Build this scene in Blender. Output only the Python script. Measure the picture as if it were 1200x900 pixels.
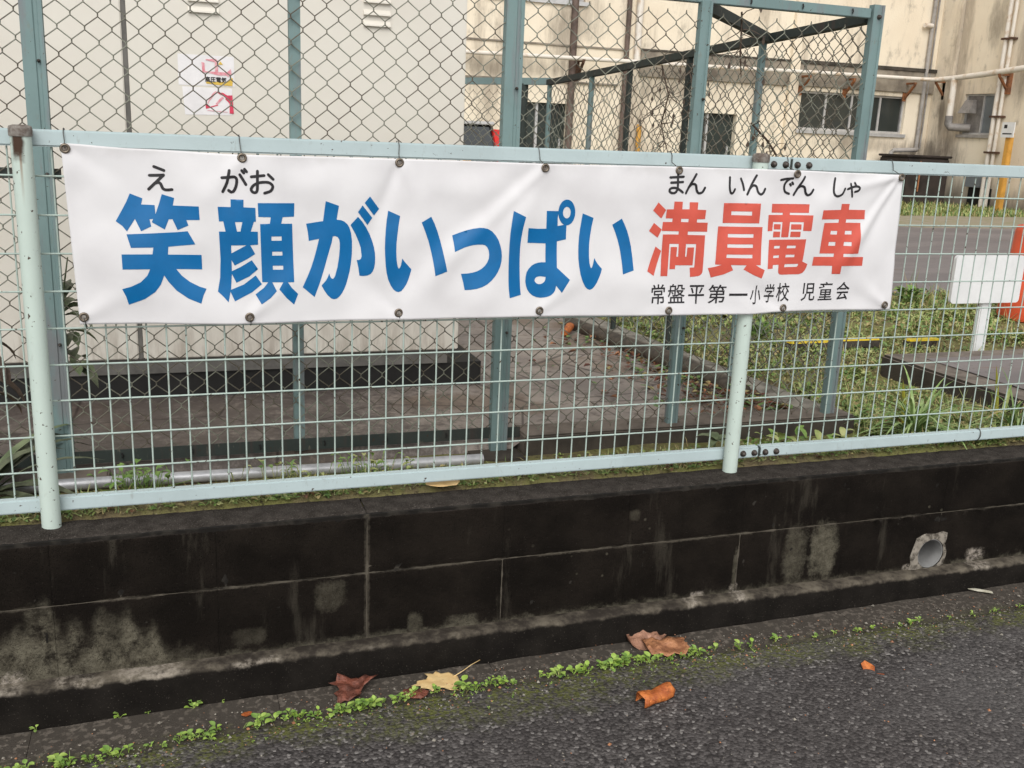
import bpy, bmesh, math, random
import numpy as np
from mathutils import Vector, Matrix, noise
from mathutils.geometry import delaunay_2d_cdt
random.seed(7); np.random.seed(7)
for o in list(bpy.data.objects): bpy.data.objects.remove(o)
SC = bpy.context.scene; COL = SC.collection

# ---------------------------------------------------------------- camera
cam = bpy.data.objects.new('camera', bpy.data.cameras.new('camera')); COL.objects.link(cam)
cam.data.sensor_width = 36.0; cam.data.lens = 34.58
cam.data.clip_start = 0.05; cam.data.clip_end = 600
yaw, pit, rol = math.radians(19.52), math.radians(-14.32), math.radians(2.43)
fw = Vector((math.sin(yaw)*math.cos(pit), math.cos(yaw)*math.cos(pit), math.sin(pit)))
rt = Vector((math.cos(yaw), -math.sin(yaw), 0)); up = rt.cross(fw)
r2 = rt*math.cos(rol) + up*math.sin(rol); u2 = -rt*math.sin(rol) + up*math.cos(rol)
cam.matrix_world = Matrix(((r2.x, u2.x, -fw.x, .316), (r2.y, u2.y, -fw.y, -2.61), (r2.z, u2.z, -fw.z, 1.03), (0, 0, 0, 1)))
SC.camera = cam
# ---------------------------------------------------------------- overcast daylight
SUN_EL, SUN_AZ = math.radians(44), math.radians(200)     # azimuth from +Y clockwise: behind the camera
w = bpy.data.worlds.new('World'); SC.world = w; w.use_nodes = True
nt = w.node_tree; bgn = nt.nodes['Background']
sky = nt.nodes.new('ShaderNodeTexSky'); sky.sky_type = 'NISHITA'; sky.sun_disc = False
sky.sun_elevation = SUN_EL; sky.sun_rotation = SUN_AZ; sky.dust_density = 1.0; sky.air_density = 1.0
hsv = nt.nodes.new('ShaderNodeHueSaturation'); hsv.inputs['Saturation'].default_value = 0.04
nt.links.new(sky.outputs[0], hsv.inputs['Color']); nt.links.new(hsv.outputs[0], bgn.inputs[0])
bgn.inputs[1].default_value = 0.15
sd = bpy.data.lights.new('sun', 'SUN'); sd.energy = 1.5; sd.angle = math.radians(40); sd.color = (1, .98, .95)
sun = bpy.data.objects.new('sun', sd); COL.objects.link(sun)
sv = Vector((math.sin(SUN_AZ)*math.cos(SUN_EL), math.cos(SUN_AZ)*math.cos(SUN_EL), math.sin(SUN_EL)))
sun.rotation_euler = sv.to_track_quat('Z', 'Y').to_euler(); sun.location = sv*30
vs = SC.view_settings; vs.view_transform = 'Standard'; vs.look = 'None'; vs.exposure = 0.36; vs.gamma = 1.0
SC.render.engine = 'CYCLES'; SC.cycles.max_bounces = 6; SC.cycles.use_denoising = True

# ---------------------------------------------------------------- helpers
class MB:
    def __init__(s): s.v = []; s.f = []; s.m = []
    def add(s, vs_, fs, mi=0):
        n = len(s.v); s.v += [tuple(p) for p in vs_]; s.f += [tuple(i+n for i in f) for f in fs]; s.m += [mi]*len(fs); return s
    def box(s, a, b, mi=0):
        x0, y0, z0 = a; x1, y1, z1 = b
        return s.add([(x0,y0,z0),(x1,y0,z0),(x1,y1,z0),(x0,y1,z0),(x0,y0,z1),(x1,y0,z1),(x1,y1,z1),(x0,y1,z1)],
            [(0,3,2,1),(4,5,6,7),(0,1,5,4),(1,2,6,5),(2,3,7,6),(3,0,4,7)], mi)
    def tube(s, pts, r, n=6, caps=True, mi=0):
        P = [Vector(p) for p in pts]; rs = r if isinstance(r, (list, tuple)) else [r]*len(P)
        vs_ = []; prev = None
        for i, p in enumerate(P):
            d = (P[min(i+1, len(P)-1)] - P[max(i-1, 0)]).normalized()
            if prev is None:
                a = d.orthogonal().normalized()
            else:
                a = (prev - d*prev.dot(d)); a = a.normalized() if a.length > 1e-6 else d.orthogonal().normalized()
            prev = a; b = d.cross(a)
            vs_ += [p + (a*math.cos(2*math.pi*k/n) + b*math.sin(2*math.pi*k/n))*rs[i] for k in range(n)]
        fs = [(i*n+k, i*n+(k+1) % n, (i+1)*n+(k+1) % n, (i+1)*n+k) for i in range(len(P)-1) for k in range(n)]
        s.add(vs_, fs, mi)
        if caps: s.add(vs_[:n], [tuple(range(n-1, -1, -1))], mi); s.add(vs_[-n:], [tuple(range(n))], mi)
        return s
    def lathe(s, prof, c=(0,0,0), n=20, mi=0):      # profile [(r,z)], axis z
        vs_ = [(c[0]+r*math.cos(2*math.pi*k/n), c[1]+r*math.sin(2*math.pi*k/n), c[2]+z) for r, z in prof for k in range(n)]
        fs = [(i*n+k, i*n+(k+1) % n, (i+1)*n+(k+1) % n, (i+1)*n+k) for i in range(len(prof)-1) for k in range(n)]
        s.add(vs_, fs, mi); s.add(vs_[:n], [tuple(range(n-1, -1, -1))], mi); s.add(vs_[-n:], [tuple(range(n))], mi)
        return s
    def build(s, name, mat, parent=None, smooth=False, bevel=0, loc=None):
        me = bpy.data.meshes.new(name); me.from_pydata(s.v, [], s.f)
        mats = mat if isinstance(mat, (list, tuple)) else [mat]
        for m in mats: me.materials.append(m)
        if len(mats) > 1: me.polygons.foreach_set('material_index', s.m)
        if smooth: me.polygons.foreach_set('use_smooth', [True]*len(me.polygons))
        if bevel:
            bm = bmesh.new(); bm.from_mesh(me); bmesh.ops.remove_doubles(bm, verts=bm.verts, dist=1e-6)
            bmesh.ops.bevel(bm, geom=bm.edges[:], offset=bevel, segments=2, affect='EDGES', clamp_overlap=True); bm.to_mesh(me); bm.free()
        me.update()
        return obj(name, me, parent, loc)
def obj(name, me, parent=None, loc=None):
    o = bpy.data.objects.new(name, me); COL.objects.link(o)
    if parent is not None: o.parent = parent
    if loc is not None: o.location = loc
    return o
def empty(name, loc=(0,0,0)):
    o = bpy.data.objects.new(name, None); COL.objects.link(o); o.location = loc; o.empty_display_size = .1; return o
def tag(o, label=None, cat=None, group=None, kind=None):
    if label: o['label'] = label
    if cat: o['category'] = cat
    if group: o['group'] = group
    if kind: o['kind'] = kind
    return o
def bx(name, a, b, mat, parent=None, bevel=0): return MB().box(a, b).build(name, mat, parent, bevel=bevel)
def ss(a, b, x):
    t = min(max((x-a)/(b-a), 0), 1); return t*t*(3-2*t)
def inside(p, poly):
    x, y = p; c = False; n = len(poly); j = n-1
    for i in range(n):
        xi, yi = poly[i]; xj, yj = poly[j]
        if (yi > y) != (yj > y) and x < (xj-xi)*(y-yi)/(yj-yi)+xi: c = not c
        j = i
    return c
def cdt(polys, holes=(), extra=()):
    """triangulate union(polys) - union(holes) -> 2D verts, tris"""
    V = []; E = []
    for l in list(polys)+list(holes):
        n = len(V); V += [Vector(p) for p in l]; E += [(n+i, n+(i+1) % len(l)) for i in range(len(l))]
    V += [Vector(p) for p in extra]
    r = delaunay_2d_cdt(V, E, [], 0, 1e-6)
    vv = [(a.x, a.y) for a in r[0]]; out = []
    for f in r[2]:
        c = (sum(vv[i][0] for i in f)/3, sum(vv[i][1] for i in f)/3)
        if any(inside(c, p) for p in polys) and not any(inside(c, h) for h in holes): out.append(tuple(f))
    used = sorted({i for f in out for i in f}); mp = {u: k for k, u in enumerate(used)}
    return [vv[u] for u in used], [tuple(mp[i] for i in f) for f in out]

# ---- node materials
def mat_new(name, rough=.7, spec=.4, metal=0.0):
    m = bpy.data.materials.new(name); m.use_nodes = True
    b = m.node_tree.nodes['Principled BSDF']; b.inputs['Roughness'].default_value = rough
    b.inputs['Specular IOR Level'].default_value = spec; b.inputs['Metallic'].default_value = metal
    return m, m.node_tree, b
class G:
    """tiny node-graph builder; values are sockets or numbers"""
    def __init__(s, t): s.t = t; s.pos = t.nodes.new('ShaderNodeNewGeometry').outputs['Position']
    def n(s, ty, **kw):
        x = s.t.nodes.new(ty)
        for k, v in kw.items(): setattr(x, k, v)
        return x
    def put(s, sock, v):
        if isinstance(v, bpy.types.NodeSocket): s.t.links.new(v, sock)
        else:
            if isinstance(v, (tuple, list)) and len(v) == 3 and sock.type == 'RGBA': v = (*v, 1)
            sock.default_value = v
    def math(s, op, a, b=0.0, c=None, clamp=False):
        x = s.n('ShaderNodeMath', operation=op, use_clamp=clamp); s.put(x.inputs[0], a); s.put(x.inputs[1], b)
        if c is not None: s.put(x.inputs[2], c)
        return x.outputs[0]
    def mapping(s, v, scale=(1,1,1), loc=(0,0,0)):
        x = s.n('ShaderNodeMapping'); s.put(x.inputs[0], v); x.inputs['Scale'].default_value = scale; x.inputs['Location'].default_value = loc; return x.outputs[0]
    def noise(s, scale, detail=4, rough=.55, vec=None, dist=0.0):
        x = s.n('ShaderNodeTexNoise'); s.put(x.inputs['Vector'], vec if vec is not None else s.pos)
        x.inputs['Scale'].default_value = scale; x.inputs['Detail'].default_value = detail; x.inputs['Roughness'].default_value = rough; x.inputs['Distortion'].default_value = dist
        return x.outputs[0]
    def vor(s, scale, feature='F1', out='Distance', vec=None, rnd=1.0):
        x = s.n('ShaderNodeTexVoronoi', feature=feature); s.put(x.inputs['Vector'], vec if vec is not None else s.pos)
        x.inputs['Scale'].default_value = scale; x.inputs['Randomness'].default_value = rnd; return x.outputs[out]
    def ramp(s, f, a, b, smooth=True):      # 0..1 between a and b (a may exceed b)
        x = s.n('ShaderNodeMapRange', interpolation_type='SMOOTHSTEP' if smooth else 'LINEAR'); s.put(x.inputs[0], f)
        x.inputs[1].default_value = a; x.inputs[2].default_value = b; x.inputs[3].default_value = 0; x.inputs[4].default_value = 1
        if a > b: x.inputs[1].default_value = b; x.inputs[2].default_value = a; x.inputs[3].default_value = 1; x.inputs[4].default_value = 0
        return x.outputs[0]
    def mix(s, f, a, b):
        x = s.n('ShaderNodeMix', data_type='RGBA'); s.put(x.inputs[0], f); s.put(x.inputs[6], a); s.put(x.inputs[7], b); return x.outputs[2]
    def sep(s, v=None):
        x = s.n('ShaderNodeSeparateXYZ'); s.put(x.inputs[0], v if v is not None else s.pos); return x.outputs
    def bump(s, h, strength=.4, dist=.01):
        x = s.n('ShaderNodeBump'); x.inputs['Strength'].default_value = strength; x.inputs['Distance'].default_value = dist; s.put(x.inputs['Height'], h); return x.outputs[0]
    def blob(s, c, r, wob=.5, wscale=14):     # soft patch round c with radii r (world), wobbling edge
        x = s.n('ShaderNodeVectorMath', operation='SUBTRACT'); s.put(x.inputs[0], s.pos); x.inputs[1].default_value = c
        y = s.n('ShaderNodeVectorMath', operation='DIVIDE'); s.put(y.inputs[0], x.outputs[0]); y.inputs[1].default_value = r
        z = s.n('ShaderNodeVectorMath', operation='LENGTH'); s.put(z.inputs[0], y.outputs[0])
        d = s.math('ADD', z.outputs['Value'], s.math('MULTIPLY_ADD', s.noise(wscale, 5), 2*wob, -wob))
        return s.ramp(d, 1.0, .55)
    def box_(s, c, r):        # rougher, squarish patch
        q = [s.math('POWER', s.math('ABSOLUTE', s.math('DIVIDE', s.math('SUBTRACT', p, c[i]), r[i])), 3.0) for i, p in enumerate(s.sep())]
        d = s.math('ADD', s.math('ADD', q[0], q[2]), q[1])
        n1 = s.math('MULTIPLY_ADD', s.noise(34, 6, .72), 2.4, -1.2)
        n2 = s.math('MULTIPLY_ADD', s.noise(11, 3, .5, s.mapping(s.pos, (1.6,1,.5))), 1.6, -.8)
        n3 = s.math('MULTIPLY_ADD', s.noise(120, 4, .7), 1.2, -.6)
        return s.ramp(s.math('ADD', s.math('ADD', d, n3), s.math('ADD', n1, n2)), 1.15, -.1)
def box2(s, c, r):       # the same, at the scale of a facade
    q = [s.math('POWER', s.math('ABSOLUTE', s.math('DIVIDE', s.math('SUBTRACT', p, c[i]), r[i])), 2.0) for i, p in enumerate(s.sep())]
    n1 = s.math('MULTIPLY_ADD', s.noise(3.5, 6, .72, s.mapping(s.pos, (2,2,.5))), 2.4, -1.2)
    return s.ramp(s.math('ADD', s.math('ADD', s.math('ADD', q[0], q[1]), q[2]), n1), 1.1, -.2)
G.box2 = box2
def simple(name, col, rough=.6, var=.12, scale=8, metal=0, spec=.4, bump=0, bscale=60, col2=None, lo=.35, hi=.7):
    m, t, b = mat_new(name, rough, spec, metal); g = G(t)
    c2 = col2 or tuple(max(0, c*(1-var*2.2)) for c in col)
    c = g.mix(g.ramp(g.noise(scale, 6, .62), lo, hi), col, c2)
    c = g.mix(g.math('MULTIPLY', g.noise(scale*9, 3), .22), c, tuple(v*.55 for v in col))
    g.put(b.inputs['Base Color'], c)
    if bump: g.put(b.inputs['Normal'], g.bump(g.noise(bscale, 5, .6), bump, .004))
    return m
M = {}
# asphalt with visible stones and a mossy edge along the seam
m, t, b = mat_new('asphalt', .8, .22); g = G(t); M['asphalt'] = m
cellc = g.sep(g.vor(112, out='Color')); dist = g.vor(112)
big = g.ramp(g.noise(2.2, 4), .3, .7); fine = g.noise(420, 2)
c = g.mix(g.ramp(cellc[0], .15, 1.0, False), (.036,.0315,.030), (.135,.122,.116))
c = g.mix(g.ramp(cellc[1], .90, .97), c, (.27,.25,.235))
c = g.mix(g.ramp(dist, .55, .95), c, (.017,.015,.0145))
c = g.mix(g.math('MULTIPLY', big, .35), c, (.055,.047,.045))
c = g.mix(g.math('MULTIPLY', fine, .2), c, (.10,.092,.088))
wear = g.ramp(g.noise(1.3, 5, .6, g.mapping(g.pos, (.5,1.4,1))), .42, .62)
c = g.mix(g.math('MULTIPLY', wear, .4), c, (.13,.122,.118))
yy = g.sep()[1]; xx = g.sep()[0]
edge = g.ramp(g.math('ADD', yy, g.math('MULTIPLY_ADD', g.noise(7, 5, .65), .34, -.17)), -.47, -.31)
gap = g.ramp(g.noise(2.6, 3), .26, .46)
mossn = g.math('MULTIPLY', g.ramp(g.noise(75, 5, .7), .40, .58), g.ramp(g.noise(14, 5, .7), .30, .55))
mm = g.math('MULTIPLY', g.math('MULTIPLY', edge, mossn), g.math('MULTIPLY_ADD', gap, .75, .25))
mcol = g.mix(g.noise(40, 4), (.065,.070,.016), (.155,.165,.04))
c = g.mix(g.math('MULTIPLY', mm, .95), c, mcol)
g.put(b.inputs['Base Color'], c)
hgt = g.math('SUBTRACT', g.math('MULTIPLY', fine, .4), dist)
g.put(b.inputs['Normal'], g.bump(hgt, .75, .006))
g.put(b.inputs['Roughness'], g.math('MULTIPLY_ADD', g.noise(30, 3), .3, .6))
# gutter concrete
m, t, b = mat_new('gutter_concrete', .7, .35); g = G(t); M['gutter'] = m
c = g.mix(g.ramp(g.noise(9, 6, .65), .35, .7), (.105,.088,.071), (.165,.14,.115))
c = g.mix(g.ramp(g.noise(260, 3), .58, .72), c, (.13,.12,.105))
c = g.mix(g.ramp(g.noise(60, 4), .62, .5), c, (.062,.052,.042))
em = g.math('MULTIPLY', g.ramp(g.math('ADD', g.sep()[1], g.math('MULTIPLY_ADD', g.noise(16, 4), .1, -.05)), -.245, -.30), g.ramp(g.noise(60, 4), .42, .58))
c = g.mix(g.math('MULTIPLY', em, .6), c, (.055,.06,.016))
g.put(b.inputs['Base Color'], c); g.put(b.inputs['Normal'], g.bump(g.noise(170, 5, .7), .55, .004))
# mould-blackened wall with bare grey patches
def wallmat(name, top=False):
    m, t, b = mat_new(name, .95, .06); g = G(t); M[name] = m
    base = g.mix(g.ramp(g.noise(6, 6, .6), .35, .7), (.0088,.0070,.0056), (.0175,.0138,.0108))
    base = g.mix(g.ramp(g.noise(230, 3), .63, .75), base, (.04,.035,.03))
    base = g.mix(g.math('MULTIPLY', g.ramp(g.noise(3.1, 5, .7, g.mapping(g.pos, (3.0, 1, .55))), .60, .72), .35), base, (.08,.07,.054))
    grey = g.mix(g.ramp(g.noise(45, 5, .7), .35, .65), (.085,.075,.055), (.15,.135,.10))
    pale = g.mix(g.ramp(g.noise(70, 4), .4, .6), (.30,.26,.21), (.48,.42,.36))
    X, Y, Z = g.sep()
    # grey stain rising in uneven columns above the ledge at the left
    hx = g.math('MULTIPLY_ADD', g.noise(9, 2, .5, g.mapping(g.pos, (1,0,.2))), .62, -.195)
    hx = g.math('MULTIPLY', hx, g.ramp(X, .40, .24)); lev = g.math('SUBTRACT', g.math('ADD', Z, .40), hx)
    lev = g.math('ADD', lev, g.math('MULTIPLY_ADD', g.noise(40, 6, .75), .11, -.055))
    base = g.mix(g.math('MULTIPLY', g.ramp(lev, .05, -.06), g.ramp(g.noise(24, 5, .7), .28, .6)), base, grey)
    lo_ = g.math('ADD', Z, g.math('MULTIPLY_ADD', g.noise(28, 5, .7), .09, -.045))
    base = g.mix(g.math('MULTIPLY', g.ramp(lo_, -.362, -.388), .6), base, grey)
    for c0, r, k in [((2.215,-.1,-.27),(.05,.3,.11),.55), ((2.325,-.1,-.265),(.062,.3,.105),.85), ((.70,-.1,-.235),(.05,.3,.05),.4), ((.94,-.1,-.345),(.025,.3,.035),.5), ((1.08,-.1,-.365),(.055,.3,.03),.6), ((1.992,-.1,-.32),(.010,.3,.10),.6), ((.48,-.1,-.33),(.05,.3,.03),.3), ((1.62,-.1,-.08),(.02,.3,.02),.3)]:
        base = g.mix(g.math('MULTIPLY', g.box_(c0, r), k), base, grey)
    for c0, r in [((2.975,-.1,-.352),(.045,.3,.030)), ((-.14,-.1,-.365),(.07,.3,.022)), ((1.992,-.1,-.368),(.018,.3,.022)), ((1.86,-.1,-.375),(.03,.3,.02)), ((2.70,-.1,-.376),(.04,.3,.02))]:
        base = g.mix(g.math('MULTIPLY', g.math('MULTIPLY', g.box_(c0, r), g.ramp(g.noise(52, 6, .75), .36, .6)), .85), base, pale)
    smear = g.math('ABSOLUTE', g.math('ADD', g.math('ADD', Z, .178), g.math('MULTIPLY_ADD', g.noise(55, 4, .7), .012, -.006)))
    sm = g.math('MULTIPLY', g.ramp(smear, .0065, .002), g.ramp(g.noise(6.5, 5, .7), .40, .6))
    vsm = g.math('ABSOLUTE', g.math('ADD', g.math('SUBTRACT', X, .8), g.math('MULTIPLY_ADD', g.noise(50, 4, .7), .012, -.006)))
    sm = g.math('MAXIMUM', sm, g.math('MULTIPLY', g.ramp(vsm, .010, .003), g.ramp(g.noise(12, 5, .7), .36, .55)))
    base = g.mix(g.math('MULTIPLY', sm, .75), base, (.085,.073,.056))
    dots = g.math('MULTIPLY', g.ramp(g.vor(16), .10, .06), g.ramp(g.noise(4, 3), .52, .6))
    base = g.mix(g.math('MULTIPLY', dots, .5), base, grey)
    zz = g.sep()[2]
    if top:
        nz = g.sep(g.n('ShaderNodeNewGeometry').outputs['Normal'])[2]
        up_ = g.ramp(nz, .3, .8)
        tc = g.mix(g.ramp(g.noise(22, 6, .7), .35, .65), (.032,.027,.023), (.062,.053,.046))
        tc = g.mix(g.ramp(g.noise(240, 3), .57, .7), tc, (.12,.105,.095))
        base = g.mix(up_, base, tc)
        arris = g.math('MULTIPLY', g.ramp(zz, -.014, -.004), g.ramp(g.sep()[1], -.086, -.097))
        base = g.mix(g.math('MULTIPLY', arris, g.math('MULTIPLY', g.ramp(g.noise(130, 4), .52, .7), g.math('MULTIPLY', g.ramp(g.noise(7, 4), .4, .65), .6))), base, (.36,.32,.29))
    pit = g.ramp(g.vor(210), .05, .28)
    base = g.mix(g.math('MULTIPLY_ADD', pit, -.6, .6), base, (.004,.0035,.003))
    g.put(b.inputs['Base Color'], base); g.put(b.inputs['Normal'], g.bump(g.math('ADD', g.math('ADD', g.noise(190, 5, .7), pit), g.math('MULTIPLY', g.noise(25, 3), .8)), .9, .006))
wallmat('wall', True)
m, t, b = mat_new('footing', .95, .06); g = G(t); M['footing'] = m
base = g.mix(g.ramp(g.noise(7, 6, .6), .35, .7), (.009,.0077,.0066), (.017,.0145,.0122))
base = g.mix(g.ramp(g.noise(240, 3), .64, .74), base, (.07,.06,.05))
nz = g.sep(g.n('ShaderNodeNewGeometry').outputs['Normal'])[2]
led = g.math('MAXIMUM', g.ramp(nz, .3, .8), g.ramp(g.math('ADD', g.sep()[2], g.math('MULTIPLY_ADD', g.noise(30, 4), .03, -.015)), -.396, -.383))
lc = g.mix(g.ramp(g.noise(14, 6, .7), .35, .68), (.035,.029,.024), (.14,.12,.092))
pl = g.math('MULTIPLY', g.ramp(g.noise(5.5, 5, .6), .50, .64), g.ramp(g.noise(60, 5, .7), .42, .6))
pl = g.math('MULTIPLY', pl, g.ramp(g.sep()[0], 1.3, .3)); 
for c0, r in [((2.0,-.12,-.38),(.03,.3,.06)), ((1.83,-.12,-.38),(.03,.3,.06)), ((2.98,-.12,-.38),(.05,.3,.06)), ((.22,-.12,-.38),(.09,.3,.06)), ((-.13,-.12,-.38),(.06,.3,.06))]:
    pl = g.math('MAXIMUM', pl, g.math('MULTIPLY', g.box_(c0, r), g.ramp(g.noise(48, 6, .75), .36, .62)))
lc = g.mix(g.math('MULTIPLY', pl, .75), lc, (.36,.315,.26))
base = g.mix(led, base, lc)
g.put(b.inputs['Base Color'], base); g.put(b.inputs['Normal'], g.bump(g.noise(170, 5, .7), .5, .005))
m, t, b = mat_new('joint_mortar', .9, .2); g = G(t); M['joint'] = m
c = g.mix(g.ramp(g.noise(20, 5), .45, .65), (.010,.0085,.007), (.030,.026,.021))
hz = g.math('MULTIPLY', g.ramp(g.math('ABSOLUTE', g.math('ADD', g.sep()[2], .178)), .012, .006), g.ramp(g.noise(9, 5, .7), .32, .55))
vx = g.box_((.8,-.1,-.21), (.02,.3,.23))
for c0, r in [((1.2,-.1,-.26),(.02,.3,.13)), ((2.0,-.1,-.26),(.02,.3,.14)), ((2.4,-.1,-.20),(.02,.3,.07))]: vx = g.math('MAXIMUM', vx, g.box_(c0, r))
c = g.mix(g.math('MULTIPLY', g.math('MAXIMUM', hz, vx), .85), c, (.10,.086,.066))
g.put(b.inputs['Base Color'], c); g.put(b.inputs['Normal'], g.bump(g.noise(190, 4), .4, .004))
M['collar'] = simple('collar_mortar', (.27,.24,.20), .95, .2, 45, bump=1.0, bscale=110, spec=.1, col2=(.07,.06,.048), lo=.42, hi=.62)
M['pvc'] = simple('grey_pvc', (.22,.217,.21), .7, .1, 20)
# paints
def paint(name, col, rough=.42, chip=.0, dirt=(.2,.17,.13), grime=.25, wear=None):
    m, t, b = mat_new(name, rough+.1, .22); g = G(t); M[name] = m
    c = g.mix(g.math('MULTIPLY', g.ramp(g.noise(5, 6, .65), .35, .75), grime), col, tuple(v*.62 for v in col))
    c = g.mix(g.math('MULTIPLY', g.ramp(g.noise(60, 5, .7, g.mapping(g.pos, (1,1,.35))), .58, .72), grime), c, dirt)
    if wear:
        c = g.mix(g.math('MULTIPLY', g.ramp(g.noise(9, 6, .65, g.mapping(g.pos, (2,2,.25))), .50, .66), .75), c, wear)
    if chip:
        c = g.mix(g.math('MULTIPLY', g.ramp(g.noise(70, 3, .6), .70-chip*.04, .735-chip*.04), 1.0), c, (.06,.035,.022))
    g.put(b.inputs['Base Color'], c); g.put(b.inputs['Normal'], g.bump(g.noise(120, 3), .08, .003))
    return m, t, b, g, c
paint('rail_paint', (.455,.54,.545), .4, .15, grime=.3)
paint('wire_paint', (.42,.505,.455), .45, 1.3, grime=.45, dirt=(.16,.09,.05))
m, t, b, g, c = paint('post_paint', (.52,.605,.545), .42, 1.0, grime=.15)
# rust runs: below the left post's cap and down the right flank of the other post
xs, ys, zs = g.sep()
run = g.math('MULTIPLY', g.ramp(g.math('ABSOLUTE', g.math('ADD', xs, g.math('MULTIPLY_ADD', g.noise(40, 3), .01, .000))), .016, .007), g.ramp(g.math('ADD', zs, g.math('MULTIPLY', g.noise(60, 3), .03)), .925, .955))
run2 = g.math('MULTIPLY', g.ramp(g.math('ABSOLUTE', g.math('ADD', xs, .001)), .004, .001), g.ramp(zs, .80, .96))
c = g.mix(g.math('MULTIPLY', run2, .8), c, (.22,.11,.05)); c = g.mix(run, c, (.055,.03,.018))
fl = g.math('MULTIPLY', g.math('MULTIPLY', g.ramp(xs, 2.010, 2.019), g.ramp(g.noise(38, 4, .7, g.mapping(g.pos, (1,1,.4))), .50, .60)), .9)
c = g.mix(fl, c, (.10,.05,.032)); g.put(b.inputs['Base Color'], c)
paint('green_paint', (.185,.265,.26), .5, .4, grime=.4, wear=(.20,.19,.20))
paint('green_dark', (.040,.050,.045), .55, .6, grime=.6, wear=(.06,.045,.04))  # darker green bars; shade of the side rail and brace is put into it
m, t, b = mat_new('chain_wire', .5, .4); g = G(t); M['chain'] = m
c = g.mix(g.ramp(g.noise(6, 4), .42, .62), (.205,.21,.165), (.10,.083,.06)); g.put(b.inputs['Base Color'], c)
M['rust'] = simple('rusty_steel', (.12,.06,.035), .85, .3, 30, col2=(.05,.03,.022), bump=.3)
M['bolt'] = simple('bolt_steel', (.10,.085,.075), .5, .3, 60, metal=.5, col2=(.05,.035,.03))
M['cap'] = simple('cap_dull', (.30,.28,.25), .75, .3, 40, col2=(.09,.06,.045), bump=.4)
M['galv'] = simple('galvanised', (.58,.58,.60), .4, .15, 15, metal=.35)
M['grommet'] = simple('grommet_brass', (.22,.18,.14), .4, .2, 90, metal=.8)
M['tie'] = simple('tie_wire_steel', (.14,.14,.13), .5, .2, 60, metal=.6)
# banner
m, t, b = mat_new('banner_vinyl', .6, .25); g = G(t); M['vinyl'] = m
c = g.mix(g.ramp(g.noise(4, 5, .6), .4, .75), (.70,.685,.688), (.64,.622,.626))
hem = g.ramp(g.math('ADD', g.sep()[2], g.math('MULTIPLY_ADD', g.noise(12, 5), .05, -.025)), .925, .95)
c = g.mix(g.math('MULTIPLY', g.math('MULTIPLY', hem, g.ramp(g.noise(9, 4), .45, .7)), .35), c, (.5,.48,.47))
g.put(b.inputs['Base Color'], c); g.put(b.inputs['Normal'], g.bump(g.math('ADD', g.noise(9, 4), g.math('MULTIPLY', g.noise(900, 1), .05)), .12, .01))
M['ink_b'] = simple('ink_blue', (.0,.138,.37), .4, .06, 12)
M['ink_r'] = simple('ink_red', (.66,.105,.07), .4, .06, 12)
M['ink_k'] = simple('ink_black', (.022,.02,.022), .4, .05, 12)
# cabinet, stickers
m, t, b = mat_new('cabinet_paint', .5, .4); g = G(t); M['beige'] = m
c = g.mix(g.ramp(g.noise(2.5, 5), .35, .7), (.70,.66,.585), (.655,.61,.535))
c = g.mix(g.math('MULTIPLY', g.ramp(g.sep()[2], .34, .11), g.math('MULTIPLY', g.ramp(g.noise(8, 5, .7, g.mapping(g.pos, (2,1,.4))), .4, .7), .55)), c, (.25,.19,.14))
g.put(b.inputs['Base Color'], c)
M['plinth'] = simple('plinth_grey', (.17,.16,.145), .8, .2, 10)
M['black'] = simple('black_steel', (.016,.015,.014), .6, .2, 10)
M['paper'] = simple('sticker_paper', (.86,.83,.83), .5, .05, 10)
M['st_pink'] = simple('sticker_faded_pink', (.74,.22,.27), .5, .15, 60, col2=(.80,.52,.54))
M['st_red'] = simple('sticker_red', (.74,.06,.12), .5, .15, 60)
M['st_yel'] = simple('sticker_yellow', (.78,.52,.09), .5, .1, 60)
# ground stuff
m, t, b = mat_new('soil', .9, .25); g = G(t); M['soil'] = m
c = g.mix(g.ramp(g.noise(6, 6, .65), .35, .68), (.19,.145,.085), (.27,.24,.105))
c = g.mix(g.ramp(g.noise(3, 5, .7), .40, .6), c, (.23,.225,.075))
c = g.mix(g.ramp(g.noise(80, 5, .7), .5, .7), c, (.045,.035,.022))
c = g.mix(g.ramp(g.vor(60), .16, .08), c, (.30,.25,.16))
g.put(b.inputs['Base Color'], c); g.put(b.inputs['Normal'], g.bump(g.noise(90, 6, .7), .8, .012))
m, t, b = mat_new('enclosure_concrete', .62, .4); g = G(t); M['floor'] = m
c = g.mix(g.ramp(g.noise(2.6, 6, .65), .35, .68), (.26,.222,.2), (.37,.315,.27))
c = g.mix(g.ramp(g.noise(14, 6, .7), .5, .66), c, (.15,.12,.105))
c = g.mix(g.math('MULTIPLY', g.ramp(g.noise(1.4, 4, .6), .52, .62), .7), c, (.19,.135,.095))
flr_dark = g.box_((-.2,1.1,-.05), (1.7,1.6,1)); flr_dark = g.math('MAXIMUM', flr_dark, g.math('MULTIPLY', g.ramp(g.noise(1.1, 4), .54, .66), .35))  # darker brown over the left of the floor, plus scattered noise patches
c = g.mix(g.math('MULTIPLY', flr_dark, .8), c, (.062,.048,.041))
crack = g.ramp(g.vor(1.6, 'DISTANCE_TO_EDGE', vec=g.mapping(g.pos, (1,1,.01))), .012, .002)
c = g.mix(g.math('MULTIPLY', crack, .7), c, (.025,.016,.013))
g.put(b.inputs['Base Color'], c); g.put(b.inputs['Normal'], g.bump(g.noise(80, 5, .7), .3, .006))
M['kerb'] = simple('kerb_concrete', (.22,.18,.148), .85, .3, 9, bump=.5, bscale=120, col2=(.11,.09,.072))
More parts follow.
